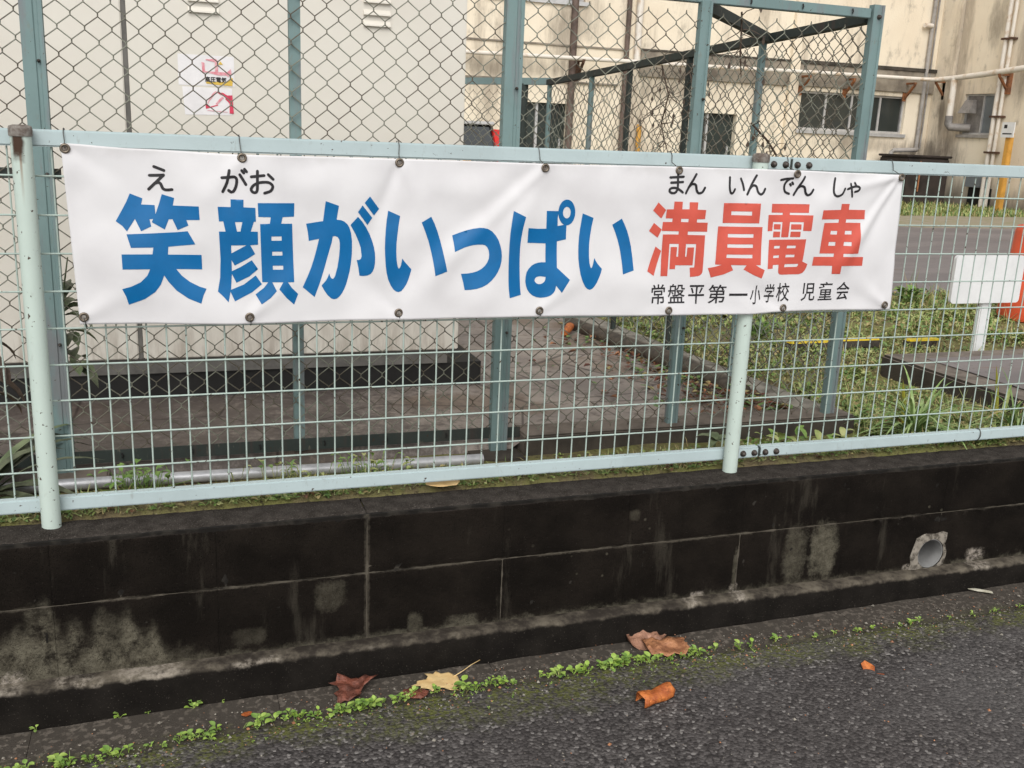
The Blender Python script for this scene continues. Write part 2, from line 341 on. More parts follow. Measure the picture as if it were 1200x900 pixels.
M['kerb_face'] = simple('kerb_dark', (.075,.061,.048), .85, .3, 9, bump=.5, bscale=120, col2=(.04,.033,.026))
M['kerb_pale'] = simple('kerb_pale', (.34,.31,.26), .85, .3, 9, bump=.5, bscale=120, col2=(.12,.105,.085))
m, t, b = mat_new('driveway_asphalt', .75, .35); g = G(t); M['drive'] = m
c = g.mix(g.ramp(g.noise(.9, 6, .65, g.mapping(g.pos, (.5,1.6,1))), .35, .68), (.165,.145,.142), (.225,.198,.19))
c = g.mix(g.ramp(g.noise(2.0, 5, .6, g.mapping(g.pos, (.35,2.2,1))), .58, .68), c, (.20,.125,.085))
c = g.mix(g.ramp(g.noise(40, 4), .62, .72), c, (.09,.075,.07)); g.put(b.inputs['Base Color'], c)
M['gravel'] = simple('gravel', (.33,.28,.22), .9, .2, 6, bump=.6, bscale=30, col2=(.25,.24,.13))
def leafmat(name, a, b_, sc=30, rough=.5):
    m, t, b = mat_new(name, rough, .35); g = G(t); M[name] = m
    c = g.mix(g.ramp(g.noise(sc, 4), .35, .65), a, b_)
    if name.startswith('dry'):
        c = g.mix(g.math('MULTIPLY', g.ramp(g.noise(95, 5, .7), .52, .66), .7), c, tuple(v*.35 for v in a)); c = g.mix(g.math('MULTIPLY', g.ramp(g.noise(40, 3), .58, .7), .5), c, tuple(min(1, v*1.5+.02) for v in a))
        g.put(b.inputs['Normal'], g.bump(g.math('ADD', g.noise(140, 4), g.vor(90, 'DISTANCE_TO_EDGE')), .6, .004))
    g.put(b.inputs['Base Color'], c)
    b.inputs['Subsurface Weight'].default_value = 0.0
leafmat('lily', (.20,.31,.09), (.38,.47,.20)); leafmat('grass_a', (.25,.31,.09), (.41,.42,.18)); leafmat('grass_b', (.11,.19,.055), (.18,.26,.085)); leafmat('grass_dry', (.42,.36,.16), (.30,.23,.10))
leafmat('sprout', (.26,.40,.06), (.36,.48,.12)); leafmat('sprout_d', (.14,.25,.05), (.24,.36,.09))
leafmat('strap_dark', (.06,.07,.042), (.13,.145,.085)); leafmat('broad', (.10,.13,.065), (.18,.215,.115))
leafmat('dry_brown', (.20,.085,.035), (.10,.045,.025), 22); leafmat('dry_tan', (.42,.19,.09), (.24,.10,.05), 26); leafmat('pale_tan', (.78,.57,.28), (.70,.47,.21), 30)
leafmat('dry_orange', (.56,.17,.04), (.34,.085,.025), 30); leafmat('dry_red', (.20,.065,.04), (.10,.038,.026), 26); leafmat('dry_pink', (.38,.20,.13), (.24,.12,.075), 26); leafmat('scrap', (.55,.52,.42), (.40,.37,.28), 30); leafmat('yellow_leaf', (.55,.50,.06), (.40,.42,.07))
leafmat('vine', (.05,.032,.022), (.09,.06,.04)); leafmat('bark', (.05,.04,.032), (.09,.072,.055))
# building
m, t, b = mat_new('stucco', .85, .25); g = G(t); M['stucco'] = m
c = g.mix(g.ramp(g.noise(.8, 5, .6), .35, .7), (.82,.725,.575), (.76,.655,.51))
st_ = g.ramp(g.noise(1.6, 6, .68, g.mapping(g.pos, (1.1,1.1,.22))), .47, .68)
c = g.mix(g.math('MULTIPLY', st_, .65), c, (.31,.255,.195))
c = g.mix(g.math('MULTIPLY', g.ramp(g.noise(3.4, 6, .7, g.mapping(g.pos, (1.2,1.2,.6))), .54, .74), .45), c, (.15,.122,.095))
# soot bands under the beam and at the foot of the wall
zb = g.math('ADD', g.sep()[2], g.math('MULTIPLY_ADD', g.noise(1.3, 5, .7, g.mapping(g.pos, (1.5,1.5,.3))), .9, -.45))
c = g.mix(g.math('MULTIPLY', g.ramp(zb, .55, -.1), .8), c, (.10,.08,.065))
for c0, r, k in [((7.75,16.3,2.9),(.35,1,.9),.6), ((8.3,16.3,3.2),(.5,1,.5),.4), ((6.6,16.3,2.3),(1.4,1,.25),.5), ((10.2,16.3,2.0),(1.0,1,.3),.5), ((12.3,16.3,1.9),(.25,1,.4),.5), ((15.0,16.3,1.1),(1.4,1,.2),.5), ((16.6,15.9,.85),(.9,.9,.55),.85), ((16.85,15.9,1.75),(.5,.10,.55),.75), ((16.9,14.75,3.7),(.5,.3,.7),.6), ((16.9,13.9,3.0),(.5,.25,1.2),.5), ((16.85,15.75,2.5),(.5,.3,.2),.5)]:
    c = g.mix(g.math('MULTIPLY', g.box2(c0, r), k), c, (.16,.13,.10))
g.put(b.inputs['Base Color'], c); g.put(b.inputs['Normal'], g.bump(g.noise(30, 5), .25, .02))
M['beam'] = simple('stained_beam', (.36,.31,.245), .9, .3, 2.2, col2=(.15,.125,.10), bump=.3, bscale=20)
M['beam_soot'] = simple('sooty_ledge', (.09,.075,.06), .9, .3, 3, col2=(.03,.026,.02))
m, t, b = mat_new('window_glass', .12, .5); g = G(t); M['glass'] = m
g.put(b.inputs['Base Color'], g.mix(g.noise(1.5, 3), (.02,.024,.022), (.05,.055,.05)))
M['glass_grey'] = simple('frosted_glass', (.20,.22,.23), .25, .1, 3)
M['alu'] = simple('aluminium', (.58,.57,.56), .45, .12, 6, metal=.3)
M['white_pipe'] = simple('white_pipe', (.76,.70,.62), .5, .15, 5, col2=(.55,.40,.26), lo=.5, hi=.72)
M['grey_pipe'] = simple('grey_pipe', (.40,.37,.34), .6, .2, 5)
M['duct_grey'] = simple('duct_grey', (.30,.275,.255), .6, .2, 5)
M['brown_pipe'] = simple('brown_pipe', (.15,.105,.085), .7, .25, 5)
M['rust_o'] = simple('orange_rust', (.34,.135,.055), .9, .3, 8, col2=(.12,.055,.03))
M['dark_box'] = simple('dark_brown_steel', (.045,.032,.027), .8, .3, 3, col2=(.018,.014,.012))
M['gas_yellow'] = simple('orange_yellow_paint', (.70,.36,.07), .55, .15, 4)
M['door'] = simple('dark_green_door', (.030,.040,.034), .5, .2, 3)
M['sign_white'] = simple('white_sign_paint', (.79,.79,.78), .45, .05, 6)
M['cone_red'] = simple('cone_orange_red', (.80,.115,.045), .5, .08, 6)
M['car_black'] = simple('car_black', (.015,.015,.017), .2, .05, 3, spec=.6)
M['car_glass'] = simple('car_glass', (.045,.05,.052), .1, .1, 3, spec=.6)
M['tail_red'] = simple('tail_lamp_red', (.62,.03,.025), .2, .05, 3)
M['rubber'] = simple('tyre_rubber', (.02,.02,.02), .85, .1, 10)
M['yellow'] = simple('yellow_paint', (.80,.62,.03), .55, .1, 20, col2=(.55,.38,.05))
# ================================================================= SETTING
def road_z(x): return -.491 + .009*min(max(x, -6), 8)
def gz(x, y):
    b_ = 0 - .075*ss(.05, .5, y) - .03*ss(.5, 1.6, y) - .045*ss(1.6, 4.2, y)
    b_ -= .055*ss(3.1, 2.8, x)*ss(.62, .8, y)          # the enclosure's bed lies a little lower
    return b_ + .014*noise.noise((x*2.3, y*2.3, 3))*ss(.03, .3, y) + .006*noise.noise((x*9, y*9, 1))
def axis(a, b_, st, lo, hi, k=1.45):
    l = list(np.arange(a, b_, st)) + [b_]; d = st
    while l[-1] < hi: d *= k; l.append(min(l[-1]+d, hi))
    d = st
    while l[0] > lo: d *= k; l.insert(0, max(l[0]-d, lo))
    return l
def grid(name, xs, ys, zf, mat, parent=None):
    v = [(x, y, zf(x, y)) for y in ys for x in xs]; n = len(xs)
    f = [(j*n+i, j*n+i+1, (j+1)*n+i+1, (j+1)*n+i) for j in range(len(ys)-1) for i in range(n-1)]
    mb = MB(); mb.v = v; mb.f = f; mb.m = [0]*len(f)
    return mb.build(name, mat, parent, smooth=True)
MOSSY = [(-1.0,-.335),(.034,-.327),(.267,-.31),(.476,-.292),(.742,-.288),(.934,-.275),(1.18,-.28),(1.45,-.273),(1.72,-.28),(2.01,-.29),(2.33,-.294),(2.66,-.302),(3.02,-.30),(4.5,-.31)]
def seam_y(x):
    for (a, ya), (b_, yb) in zip(MOSSY, MOSSY[1:]):
        if x <= b_: return ya+(yb-ya)*max(0, min(1, (x-a)/(b_-a)))
    return MOSSY[-1][1]
# road: asphalt with a slightly ragged edge at the gutter
xs = axis(-.8, 3.6, .03, -60, 60); ys = [0, -.012, -.03, -.06, -.1, -.15, -.22, -.3, -.4, -.55, -.75, -1, -1.5, -2.5, -4, -8, -20, -60]
def roadv(x, k):
    rag = .010*noise.noise((x*14, 0, 5)) + .006*noise.noise((x*45, 2, 5))
    y = seam_y(x) + rag + ys[k]
    return (x, y, road_z(x) + (.004 - .010*(k == 0)) + .003*noise.noise((x*12, y*12, 0)))
mb = MB(); n = len(xs); mb.v = [roadv(x, k) for k in range(len(ys)) for x in xs]
mb.f = [(k*n+i, (k+1)*n+i, (k+1)*n+i+1, k*n+i+1) for k in range(len(ys)-1) for i in range(n-1)]; mb.m = [0]*len(mb.f)
tag(mb.build('road', M['asphalt'], smooth=True), kind='structure')
# concrete gutter in slabs
gut = tag(empty('gutter', (0, -.2, -.49)), kind='structure')
def child(o, p):      # parent while keeping world coordinates (parents are unrotated)
    o.parent = p; o.location = Vector(o.location) - Vector(p.location); return o
x = -.066 - .61*2
while x < 4.4:
    x1 = x + .61; mb = MB(); ny = 5; nx = 14
    for j in range(ny+1):
        for i in range(nx+1):
            px = x + .0006 + (x1-x-.0012)*i/nx; py = -.13 + (-.235)*j/ny
            e = .0025*(i in (0, nx)) ; mb.v.append((px, py, road_z(px) - .0005 - e + .0025*noise.noise((px*10, py*10, 4))))
    mb.f = [(j*(nx+1)+i, (j+1)*(nx+1)+i, (j+1)*(nx+1)+i+1, j*(nx+1)+i+1) for j in range(ny) for i in range(nx)]; mb.m = [0]*len(mb.f)
    child(mb.build('gutter_slab', M['gutter'], smooth=False), gut); x = x1
child(bx('bedding', (-30, -.6, -.95), (30, -.10, -.56), M['gutter']), gut)
# yard ground
xs = axis(-1, 7, .05, -70, 70); ys_ = axis(.0, 5, .05, -.0, 90)
def gzz(x, y): return gz(x, y) if y > .03 else -.05
tag(grid('yard_ground', xs, [y+.02 for y in ys_], gzz, M['soil']), kind='structure')
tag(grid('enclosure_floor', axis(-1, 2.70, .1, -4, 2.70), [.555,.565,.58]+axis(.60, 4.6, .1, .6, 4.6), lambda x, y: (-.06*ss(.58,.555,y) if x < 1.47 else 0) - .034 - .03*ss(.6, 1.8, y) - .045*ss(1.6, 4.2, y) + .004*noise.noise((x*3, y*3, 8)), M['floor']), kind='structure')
def drive_edge(x): return 4.05 + .25*noise.noise((x*.8, 0, 2)) + .08*noise.noise((x*4, 0, 2))
xs = axis(2.0, 14, .15, -60, 60); rows = [0, .03, .1, .3, 1, 2, 3, 4, 5, 5.4]
mb = MB(); n = len(xs)
for k, dy in enumerate(rows):
    for x in xs:
        y = drive_edge(x)+dy if k < len(rows)-1 else 9.75+.2*noise.noise((x, 3, 1))
        mb.v.append((x, y, gz(x, y)+(-.02 if k == 0 else .028 + .004*(k > 2))))
mb.f = [(k*n+i, k*n+i+1, (k+1)*n+i+1, (k+1)*n+i) for k in range(len(rows)-1) for i in range(n-1)]; mb.m = [0]*len(mb.f)
tag(mb.build('driveway', M['drive'], smooth=True), kind='structure')
tag(grid('gravel_strip', axis(2, 16, .3, -60, 60), [9.6, 9.9, 10.4, 11, 11.6, 12.1], lambda x, y: gz(x, y)+.022, M['gravel']), kind='structure')

# ---------------------------------------------------------------- retaining wall of concrete blocks
WALL = tag(empty('block_wall', (1.5, -.03, -.49)), 'mould-blackened concrete block retaining wall with pale lime stains below the fence', 'wall')
DX, DZ, DR = 2.771, -.326, .050                       # weep pipe
def blockmesh(x0, x1, z0, z1):
    mb = MB(); nx, nz = 20, 9; g_ = .0015; top = z1 > -.05; zt = z1 if top else z1-g_
    def jg(x): return .0016 if any(abs(x-q_) < .01 for q_ in ((.8,) if top else (.8, 1.2, 2.0))) else .0003
    xa, xb = x0+jg(x0), x1-jg(x1); g_ = .0011; za = z0+g_; zt = z1 if top else z1-g_
    hole = x0-.06 < DX < x1+.06 and z0 < DZ < z1
    def fy(x, z):
        e = min(x-xa, xb-x, z-za, (zt-z) if not top else 9)
        eh = min(z-za, (zt-z) if not top else 9)
        r = .0016*(1-ss(0, .004, eh)) + (.0016*(1-ss(0, .004, x-xa)) if jg(x0) > .001 else 0) + (.0016*(1-ss(0, .004, xb-x)) if jg(x1) > .001 else 0)
        tr = .010*(1-ss(0, .016, zt-z)) if top else 0
        return -.1 + r + tr*.8 + .0022*noise.noise((x*22, z*22, 5)) + .0015*noise.noise((x*70, z*70, 2))
    def fz(x, z): return z - (.0045*ss(.012, 0, zt-z) if top else 0) + (.0022*noise.noise((x*30, 0, 7)) if top and z == zt else 0)
    us = [xa, xa+.003]+[xa+(xb-xa)*i/nx for i in range(1, nx)]+[xb-.003, xb]
    ws = [za, za+.003]+[za+(zt-za)*i/nz for i in range(1, nz)]+([zt-.012, zt-.005] if top else [zt-.003])+[zt]
    if not hole:
        n = len(us); mb.v = [(x, fy(x, z), fz(x, z)) for z in ws for x in us]
        mb.f = [(j*n+i, j*n+i+1, (j+1)*n+i+1, (j+1)*n+i) for j in range(len(ws)-1) for i in range(n-1)]
        bl = len(mb.v); j = len(ws)-1
        if top:        # rough top face back to the soil
            yb = [-.075, -.045, -.012, .022, .05]
            for yk in yb: mb.v += [(x, yk + .006*noise.noise((x*9, yk, 1))*(yk > .03), zt + .0025*noise.noise((x*25, yk*25, 9)) - .02*(yk > .03)) for x in us]
            prev = j*n
            for q_ in range(len(yb)):
                cur = bl+q_*n; mb.f += [(prev+i, prev+i+1, cur+i+1, cur+i) for i in range(n-1)]; prev = cur
        side = lambda idx: [(mb.v[k][0], -.06, mb.v[k][2]) for k in idx]
        for idx, flip in (([jj*n for jj in range(len(ws))], 0), ([jj*n+n-1 for jj in range(len(ws))], 1), (list(range(n)), 1)):
            b0 = len(mb.v); mb.v += side(idx)
            for k in range(len(idx)-1):
                q_ = (idx[k], idx[k+1], b0+k+1, b0+k); mb.f.append(q_ if flip == 0 else q_[::-1])
    else:
        circ = [(DX+DR*math.cos(2*math.pi*k/28), DZ+DR*math.sin(2*math.pi*k/28)) for k in range(28)]
        ex = [(x, z) for x in us[1:-1] for z in ws[1:-1]]
        V2, T2 = cdt([[(xa, za), (xb, za), (xb, zt), (xa, zt)]], [circ], ex)
        mb.v = [(x, fy(x, z), z) for x, z in V2]
        for t_ in T2:
            a, b_, c_ = [V2[i] for i in t_]; s_ = (b_[0]-a[0])*(c_[1]-a[1])-(b_[1]-a[1])*(c_[0]-a[0]); mb.f.append(t_ if s_ > 0 else t_[::-1])
    mb.m = [0]*len(mb.f); return mb
for k in range(-4, 14):
    for (z0, z1) in ((-.4, -.178), (-.178, 0)):
        child(blockmesh(k*.4, k*.4+.4, z0, z1).build('block', M['wall'], smooth=True), WALL)
for a, b_ in (((-30,-.0955,-.42),(-1.6,.05,-.004)), ((5.6,-.0955,-.42),(30,.05,-.004))): child(bx('plain_run', a, b_, M['wall']), WALL)
mb = MB()          # mortar core showing in the joints, open round the pipe
mb.box((-1.6,-.0985,-.42),(DX-.06,-.04,-.0035)); mb.box((DX+.06,-.0985,-.42),(5.6,-.04,-.0035)); mb.box((DX-.06,-.0985,-.27),(DX+.06,-.04,-.0035)); mb.box((DX-.06,-.0985,-.42),(DX+.06,-.04,-.382))
child(mb.build('mortar_core', M['joint']), WALL)
# footing with a ledge
xs = axis(-1, 3.8, .025, -30, 30); mb = MB(); n = len(xs)
prof = [(-.085,-.378),(-.115,-.379),(-.138,-.3805),(-.1445,-.385),(-.147,-.40),(-.147,-.43),(-.148,-.46),(-.149,-.60)]
for k, (y, z) in enumerate(prof):
    for x in xs: mb.v.append((x, y+(.003*noise.noise((x*18, z*30, 3))+.0015*noise.noise((x*60, z*60, 3)))*(k > 0), z+.004*noise.noise((x*11, y*40, 6))*(k < 4)))
mb.f = [(k*n+i, (k+1)*n+i, (k+1)*n+i+1, k*n+i+1) for k in range(len(prof)-1) for i in range(n-1)]; mb.m = [0]*len(mb.f)
child(mb.build('footing', M['footing'], smooth=True), WALL)
# weep pipe and its mortar collar
mb = MB(); N = 32
for (r, y) in ((.0500,.60), (.0500,.3), (.0500,.1), (.0500,.0), (.0500,-.06), (.0500,-.104), (.0525,-.1055), (.0545,-.100), (.0545,.0)):
    mb.v += [(DX+r*math.cos(2*math.pi*k/N), y, DZ+r*math.sin(2*math.pi*k/N)) for k in range(N)]
mb.f = [(j*N+k, j*N+(k+1) % N, (j+1)*N+(k+1) % N, (j+1)*N+k) for j in range(8) for k in range(N)]; mb.m = [0]*len(mb.f); mb.add(mb.v[:N], [tuple(range(N))])
dp = child(mb.build('drain_pipe', M['pvc'], smooth=True), WALL); dp['label'] = 'round grey drain pipe end'
out = [(DX+x_, DZ+z_) for x_, z_ in ((-.085,-.06),(-.075,-.035),(-.083,-.005),(-.072,.03),(-.066,.062),(-.03,.076),(.01,.072),(.045,.078),(.066,.07),(.064,.03),(.073,-.01),(.066,-.048),(.03,-.062),(-.03,-.066))]
V2, T2 = cdt([out], [[(DX+.0545*math.cos(2*math.pi*k/28), DZ+.0545*math.sin(2*math.pi*k/28)) for k in range(28)]], [(DX+x_*.01, DZ+z_*.01) for x_ in range(-8, 9) for z_ in range(-7, 8)])
mb = MB()
def cy(x, z):
    e = min(math.hypot(x-a[0], z-a[1]) for a in out); return -.1005 - .007*ss(0, .02, e) + .003*noise.noise((x*50, z*50, 1))
mb.v = [(x, cy(x, z), z) for x, z in V2]; mb.f = T2; mb.m = [0]*len(T2)
child(mb.build('mortar_collar', M['collar'], smooth=True), WALL)

# ================================================================= FRONT MESH FENCE
FF = tag(empty('mesh_fence', (1, 0, 0)), 'pale green welded wire mesh fence on round posts along the wall top', 'fence')
for x in (0, 2.0):
    z0, zt = -.006, .983
    pr = [(.0235, z0), (.0235, zt-.001)]
    p = MB().lathe(pr, (x, 0, 0), 28).build('post', M['post_paint'], None, smooth=True); child(p, FF)
    cp = MB().lathe([(.0255,-.020),(.0262,-.017),(.0262,-.002),(.0245,.003),(.016,.006),(.004,.0065)], (x, 0, zt+.012), 28).build('cap', M['cap'], None, smooth=True)
    cp.parent = p
    for pp in (p, cp):
        for poly in pp.data.polygons:
            if abs(poly.normal.z) > .9: poly.use_smooth = False
RY0, RY1 = .0245, .052
for a, b_ in ((-1.6, 2.1245), (2.1265, 5.2)):
    child(MB().box((a, RY0, .952), (b_, RY1, .992)).build('top_rail', M['rail_paint'], None, bevel=.004), FF)
for a, b_ in ((-1.6, 2.1205), (2.1235, 5.2)):
    child(MB().box((a, RY0, .029), (b_, RY1, .066)).build('bottom_rail', M['rail_paint'], None, bevel=.004), FF)
child(bx('rail_sleeve', (2.03, RY0+.003, .957), (2.22, RY1-.003, .987), M['green_dark']), FF); child(bx('rail_sleeve', (2.03, RY0+.003, .033), (2.22, RY1-.003, .062), M['green_dark']), FF)
hw = MB().tube([(-1.6, 0, 0), (5.2, 0, 0)], .0026, 6)
h0 = None
for k in range(9):
    o = hw.build('horizontal_wire', M['wire_paint'], None, True) if h0 is None else obj('horizontal_wire', h0.data)
    h0 = h0 or o; o.location = (0, .0335, .137+.0933*k); child(o, FF)
v0 = None; k = 0; x = -.76
while x < 4.4:
    if abs(x) > .02 or True:
        if v0 is None: v0 = o = MB().tube([(0, 0, .060), (0, 0, .956)], .0023, 6).build('vertical_wire', M['wire_paint'], None, True)
        else: o = obj('vertical_wire', v0.data)
        o.location = (x, .0391, 0); child(o, FF)
    x += .0482
def bolt(x, z, y, r=.0085):
    mb = MB(); prof = [(r*1.25, 0), (r*1.25, .002), (r, .003), (r*.98, .008), (r*.6, .0115), (r*.15, .0125)]
    mb.lathe(prof, (0, 0, 0), 10); o = mb.build('bolt', M['bolt'], None, True); o.rotation_euler = (math.pi/2, 0, 0); o.location = (x, y, z); return o
for x in (2.062, 2.104, 2.146, 2.188):
    child(bolt(x, .970, RY0), FF); child(bolt(x-.002, .046, RY0), FF)
child(MB().tube([(3.036+.003*math.sin(a), .038+.018*math.cos(a), .0475+.0215*math.sin(a)) for a in [i*math.pi/8 for i in range(17)]], .0022, 5).build('binding_wire', M['tie'], None, True), FF)

# ================================================================= TALL CHAIN-LINK ENCLOSURE
PX, PZ = .0715, .0745
def chain(z0, z1, ph):
    """one zig-zag wire, hooked alternately left and right"""
    pts = []; z = z0; k = 0; a = PX/4
    while z < z1:
        s = 1 if (k+ph) % 2 else -1
        pts += [(s*(a+.0008), -.0022*s, z-.0042), (s*(a+.0008), .0022*s, z+.0042)]; z += PZ/2; k += 1
    return MB().tube(pts, .0018, 5, False)
def channel(name, w_, d, z0, z1, mat, lip=.006):
    """folded steel post: front plate with two returns"""
    mb = MB(); mb.box((-w_/2, 0, z0), (w_/2, lip, z1)); mb.box((-w_/2, lip, z0), (-w_/2+lip, d, z1)); mb.box((w_/2-lip, lip, z0), (w_/2, d, z1))
    return mb.build(name, mat)
def stiffpost(w_, d, z0, z1, mat):
    """box post with a shallow groove down its face"""
    mb = MB(); g_ = w_*.12; pf = [(-w_/2,0),(g_*.6,0),(g_,.004),(g_*2.2,.004),(g_*2.6,0),(w_/2,0),(w_/2,d),(-w_/2,d)]
    n = len(pf); mb.v = [(x, y, z) for z in (z0, z1) for x, y in pf]
    mb.f = [(i, (i+1) % n, n+(i+1) % n, n+i) for i in range(n)]+[tuple(range(n, 2*n))]; mb.m = [0]*len(mb.f); return mb
TF = tag(empty('chain_link_fence', (1.39, .55, -.05)), 'tall green chain-link fence parallel to the street, right behind the banner fence', 'fence', 'chain-link enclosure')
TH = 1.52
for x, w_, d, z0 in ((-.017,.058,.032,-.06), (1.395,.060,.034,-.08), (2.082,.042,.028,-.02), (2.785,.047,.03,-.02)):
    o = stiffpost(w_, d, z0, TH-.03 if x < 2.7 else TH+.012, M['green_paint']).build('post', M['green_paint']); o.location = (x, .545, 0); child(o, TF)
    hh = [(.9,), (.45,)]
    for zb in (.36, .86, 1.17):
        if x < 2.7: b_ = bolt(0, 0, 0, .004); b_.parent = o; b_.location = (.012, 0, zb)
o = channel('post', .034, .03, -.03, TH-.02, M['green_paint']); o.location = (.702, .572, 0); child(o, TF)
child(bolt(2.785, TH-.03, .545, .007), TF)
child(bx('top_rail', (-1.5, .551, TH-.035), (2.755, .585, TH-.002), M['green_paint'], bevel=.002), TF)
child(bx('bottom_rail', (-1.5, .552, -.022), (1.362, .556, .018), M['green_dark']), TF); child(bx('bottom_rail', (1.429, .552, -.024), (1.475, .556, .014), M['green_dark']), TF)
child(bx('middle_rail', (-1.5, .566, .845), (.03, .572, .875), M['green_dark']), TF)
k = 0; x = -1.08; base = {}
while x < 2.765:
    ph = k % 2
    if ph not in base: base[ph] = chain(.0, TH-.03, ph).build('chain_wire', M['chain'], None, True); o = base[ph]
    else: o = obj('chain_wire', base[ph].data)
    o.location = (x, .562, 0); child(o, TF); x += PX/2; k += 1
# short hook ties along the rails
tie0 = None
for k in range(13):
    x = .15 + k*.21
    for z in (TH-.018, .0):
        if z == 0 and x > 1.35: continue
        if tie0 is None: o = tie0 = MB().tube([(0,-.004,-.008),(.002,-.005,.0),(-.001,-.004,.009)], .0028, 5).build('hook', M['black'], None, True)
        else: o = obj('hook', tie0.data)
        o.location = (x, .550, z); child(o, TF)
# footing blocks below two of the posts
tag(bx('post_footing', (-.11,.47,-.16), (.11,.66,-.045), M['kerb'], bevel=.006), 'rough concrete footing under the thick left green post', 'concrete footing')
tag(bx('post_footing', (1.28,.45,-.16), (1.47,.70,-.068), M['kerb_face'], bevel=.006), 'rough concrete footing under the middle green post', 'concrete footing')
# side run, going away from the street
def topz(y): return 1.512 - .042*(y-.55)
SF = tag(empty('chain_link_fence', (2.78, 2.2, -.05)), 'green chain-link fence receding from the right end post toward the building', 'fence', 'chain-link enclosure')
def beam(mb, a, b_, w_, h):      # box bar from a to b
    a, b_ = Vector(a), Vector(b_); d = (b_-a).normalized(); s = d.cross(Vector((0,0,1))).normalized()*w_/2; u = Vector((0,0,1))*h/2
    return mb.add([a-s-u, a+s-u, a+s+u, a-s+u, b_-s-u, b_+s-u, b_+s+u, b_-s+u], [(0,1,2,3),(4,7,6,5),(0,4,5,1),(1,5,6,2),(2,6,7,3),(3,7,4,0)])
for y, mt in ((1.285,'green_paint'), (1.925,'green_dark'), (2.60,'green_dark'), (3.13,'green_paint'), (3.84,'green_paint')):
    o = MB().box((2.768,y-.012,-.14), (2.795,y+.012,topz(y)-.012)).build('post', M[mt], None, bevel=.002); child(o, SF)
child(beam(MB(), (2.785,.60,topz(.6)-.02), (2.785,3.87,topz(3.87)-.005), .04, .034).build('top_rail', M['green_dark']), SF)
br = beam(MB(), (2.115,.60,1.478), (2.77,1.235,1.465), .03, .036).build('corner_brace', M['green_dark']); child(br, SF)
y = .62; sbs = {}; k = 0
while y < 3.86:
    sb = sbs.get(k % 2)
    if sb is None:
        s_ = chain(-.02, 1.36, k % 2); s_.v = [(-b_, a, c_) for a, b_, c_ in s_.v]; sbs[k % 2] = o = s_.build('chain_wire', M['chain'], None, True)
    else: o = obj('chain_wire', sb.data)
    o.location = (2.781, y, (topz(y)-topz(3.86))*1.0 - .035); child(o, SF); y += PX/2; k += 1
RF = tag(empty('chain_link_fence', (1.8, 4.0, -.05)), 'far run of green chain-link fence seen past the cabinet edge', 'fence', 'chain-link enclosure')
ra, rb = Vector((2.80, 3.86, 1.375)), Vector((1.0, 6.4, 1.375)); ra2 = rb
d = (rb-ra).normalized(); L = (rb-ra).length
child(beam(MB(), ra, rb, .05, .045).build('top_rail', M['green_paint']), RF)
for s_ in (.22, 1.15, 2.1, 3.0):
    p = ra+d*s_; child(MB().tube([(p.x, p.y, -.16), (p.x, p.y, 1.36)], .028, 8).build('post', M['green_dark'], None, True), RF)
s_ = .04; rbs = {}; k = 0
while s_ < L:
    rbm = rbs.get(k % 2)
    if rbm is None:
        c_ = chain(-.1, 1.35, k % 2); c_.v = [(a*d.x-b_*d.y, a*d.y+b_*d.x, z) for a, b_, z in c_.v]; rbs[k % 2] = o = c_.build('chain_wire', M['chain'], None, True)
    else: o = obj('chain_wire', rbm.data)
    p = ra+d*s_; o.location = (p.x, p.y, 0); child(o, RF); s_ += PX/2; k += 1
# kerbs round the enclosure
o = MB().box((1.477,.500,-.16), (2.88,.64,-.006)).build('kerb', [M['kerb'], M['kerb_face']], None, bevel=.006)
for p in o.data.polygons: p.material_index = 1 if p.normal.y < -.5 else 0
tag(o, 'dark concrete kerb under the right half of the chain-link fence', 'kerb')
mb = MB()
for k in range(12):
    a, b_ = .645+k*.3, .645+k*.3+.294
    pts = []
    for y in (a, b_): pts += [(2.72,y,-.2),(2.87,y,-.2),(2.87,y,-.012-.03*(y-.6)),(2.72,y,-.012-.03*(y-.6))]
    mb.add(pts, [(0,1,2,3),(7,6,5,4),(0,4,5,1),(1,5,6,2),(2,6,7,3),(3,7,4,0)])
tag(mb.build('kerb', M['kerb_pale'], None, bevel=.005), 'pale concrete kerb below the receding chain-link fence', 'kerb')
# ================================================================= CABINET
CY = 1.4
CB = tag(empty('electrical_cabinet', (.3, CY+.5, -.06)), 'large beige steel electrical cabinet with stickers and louvred vents behind the fence', 'cabinet')
def cpanel(x0, x1): child(bx('front_panel', (x0, CY, .112), (x1, CY+.03, 2.18), M['beige'], bevel=.004), CB)
cpanel(-1.4, .187); cpanel(.205, 1.482)
child(bx('body', (-1.395, CY+.032, .113), (1.472, CY+1.1, 2.17), M['beige']), CB)
child(bx('seam_strip', (.188, CY+.006, .112), (.204, CY+.028, 2.17), M['plinth']), CB)
child(bx('roof', (-1.5, CY-.08, 2.185), (1.58, CY+1.2, 2.25), M['beige'], bevel=.01), CB)
child(bx('plinth', (-1.38, CY+.02, .048), (1.44, CY+1.06, .110), M['plinth']), CB)
child(bx('base_channel', (-1.5, CY+.035, -.11), (1.60, CY+1.1, .046), M['black']), CB)
lv = None
for x0, x1, zs_ in ((.419,.527,(1.41,1.448,1.49,1.53)), (1.065,1.170,(1.408,1.448,1.493,1.535))):
    for z in zs_:
        mb = MB(); y = CY
        prof = [(y+.001, z+.022), (y-.012, z+.006), (y-.013, z), (y+.001, z-.001)]
        mb.add([(x, a, b_) for x in (x0, x1) for a, b_ in prof], [(0,1,5,4),(1,2,6,5),(2,3,7,6),(3,0,4,7),(3,2,1,0),(4,5,6,7)])
        child(mb.build('louvre', M['beige'], None), CB)
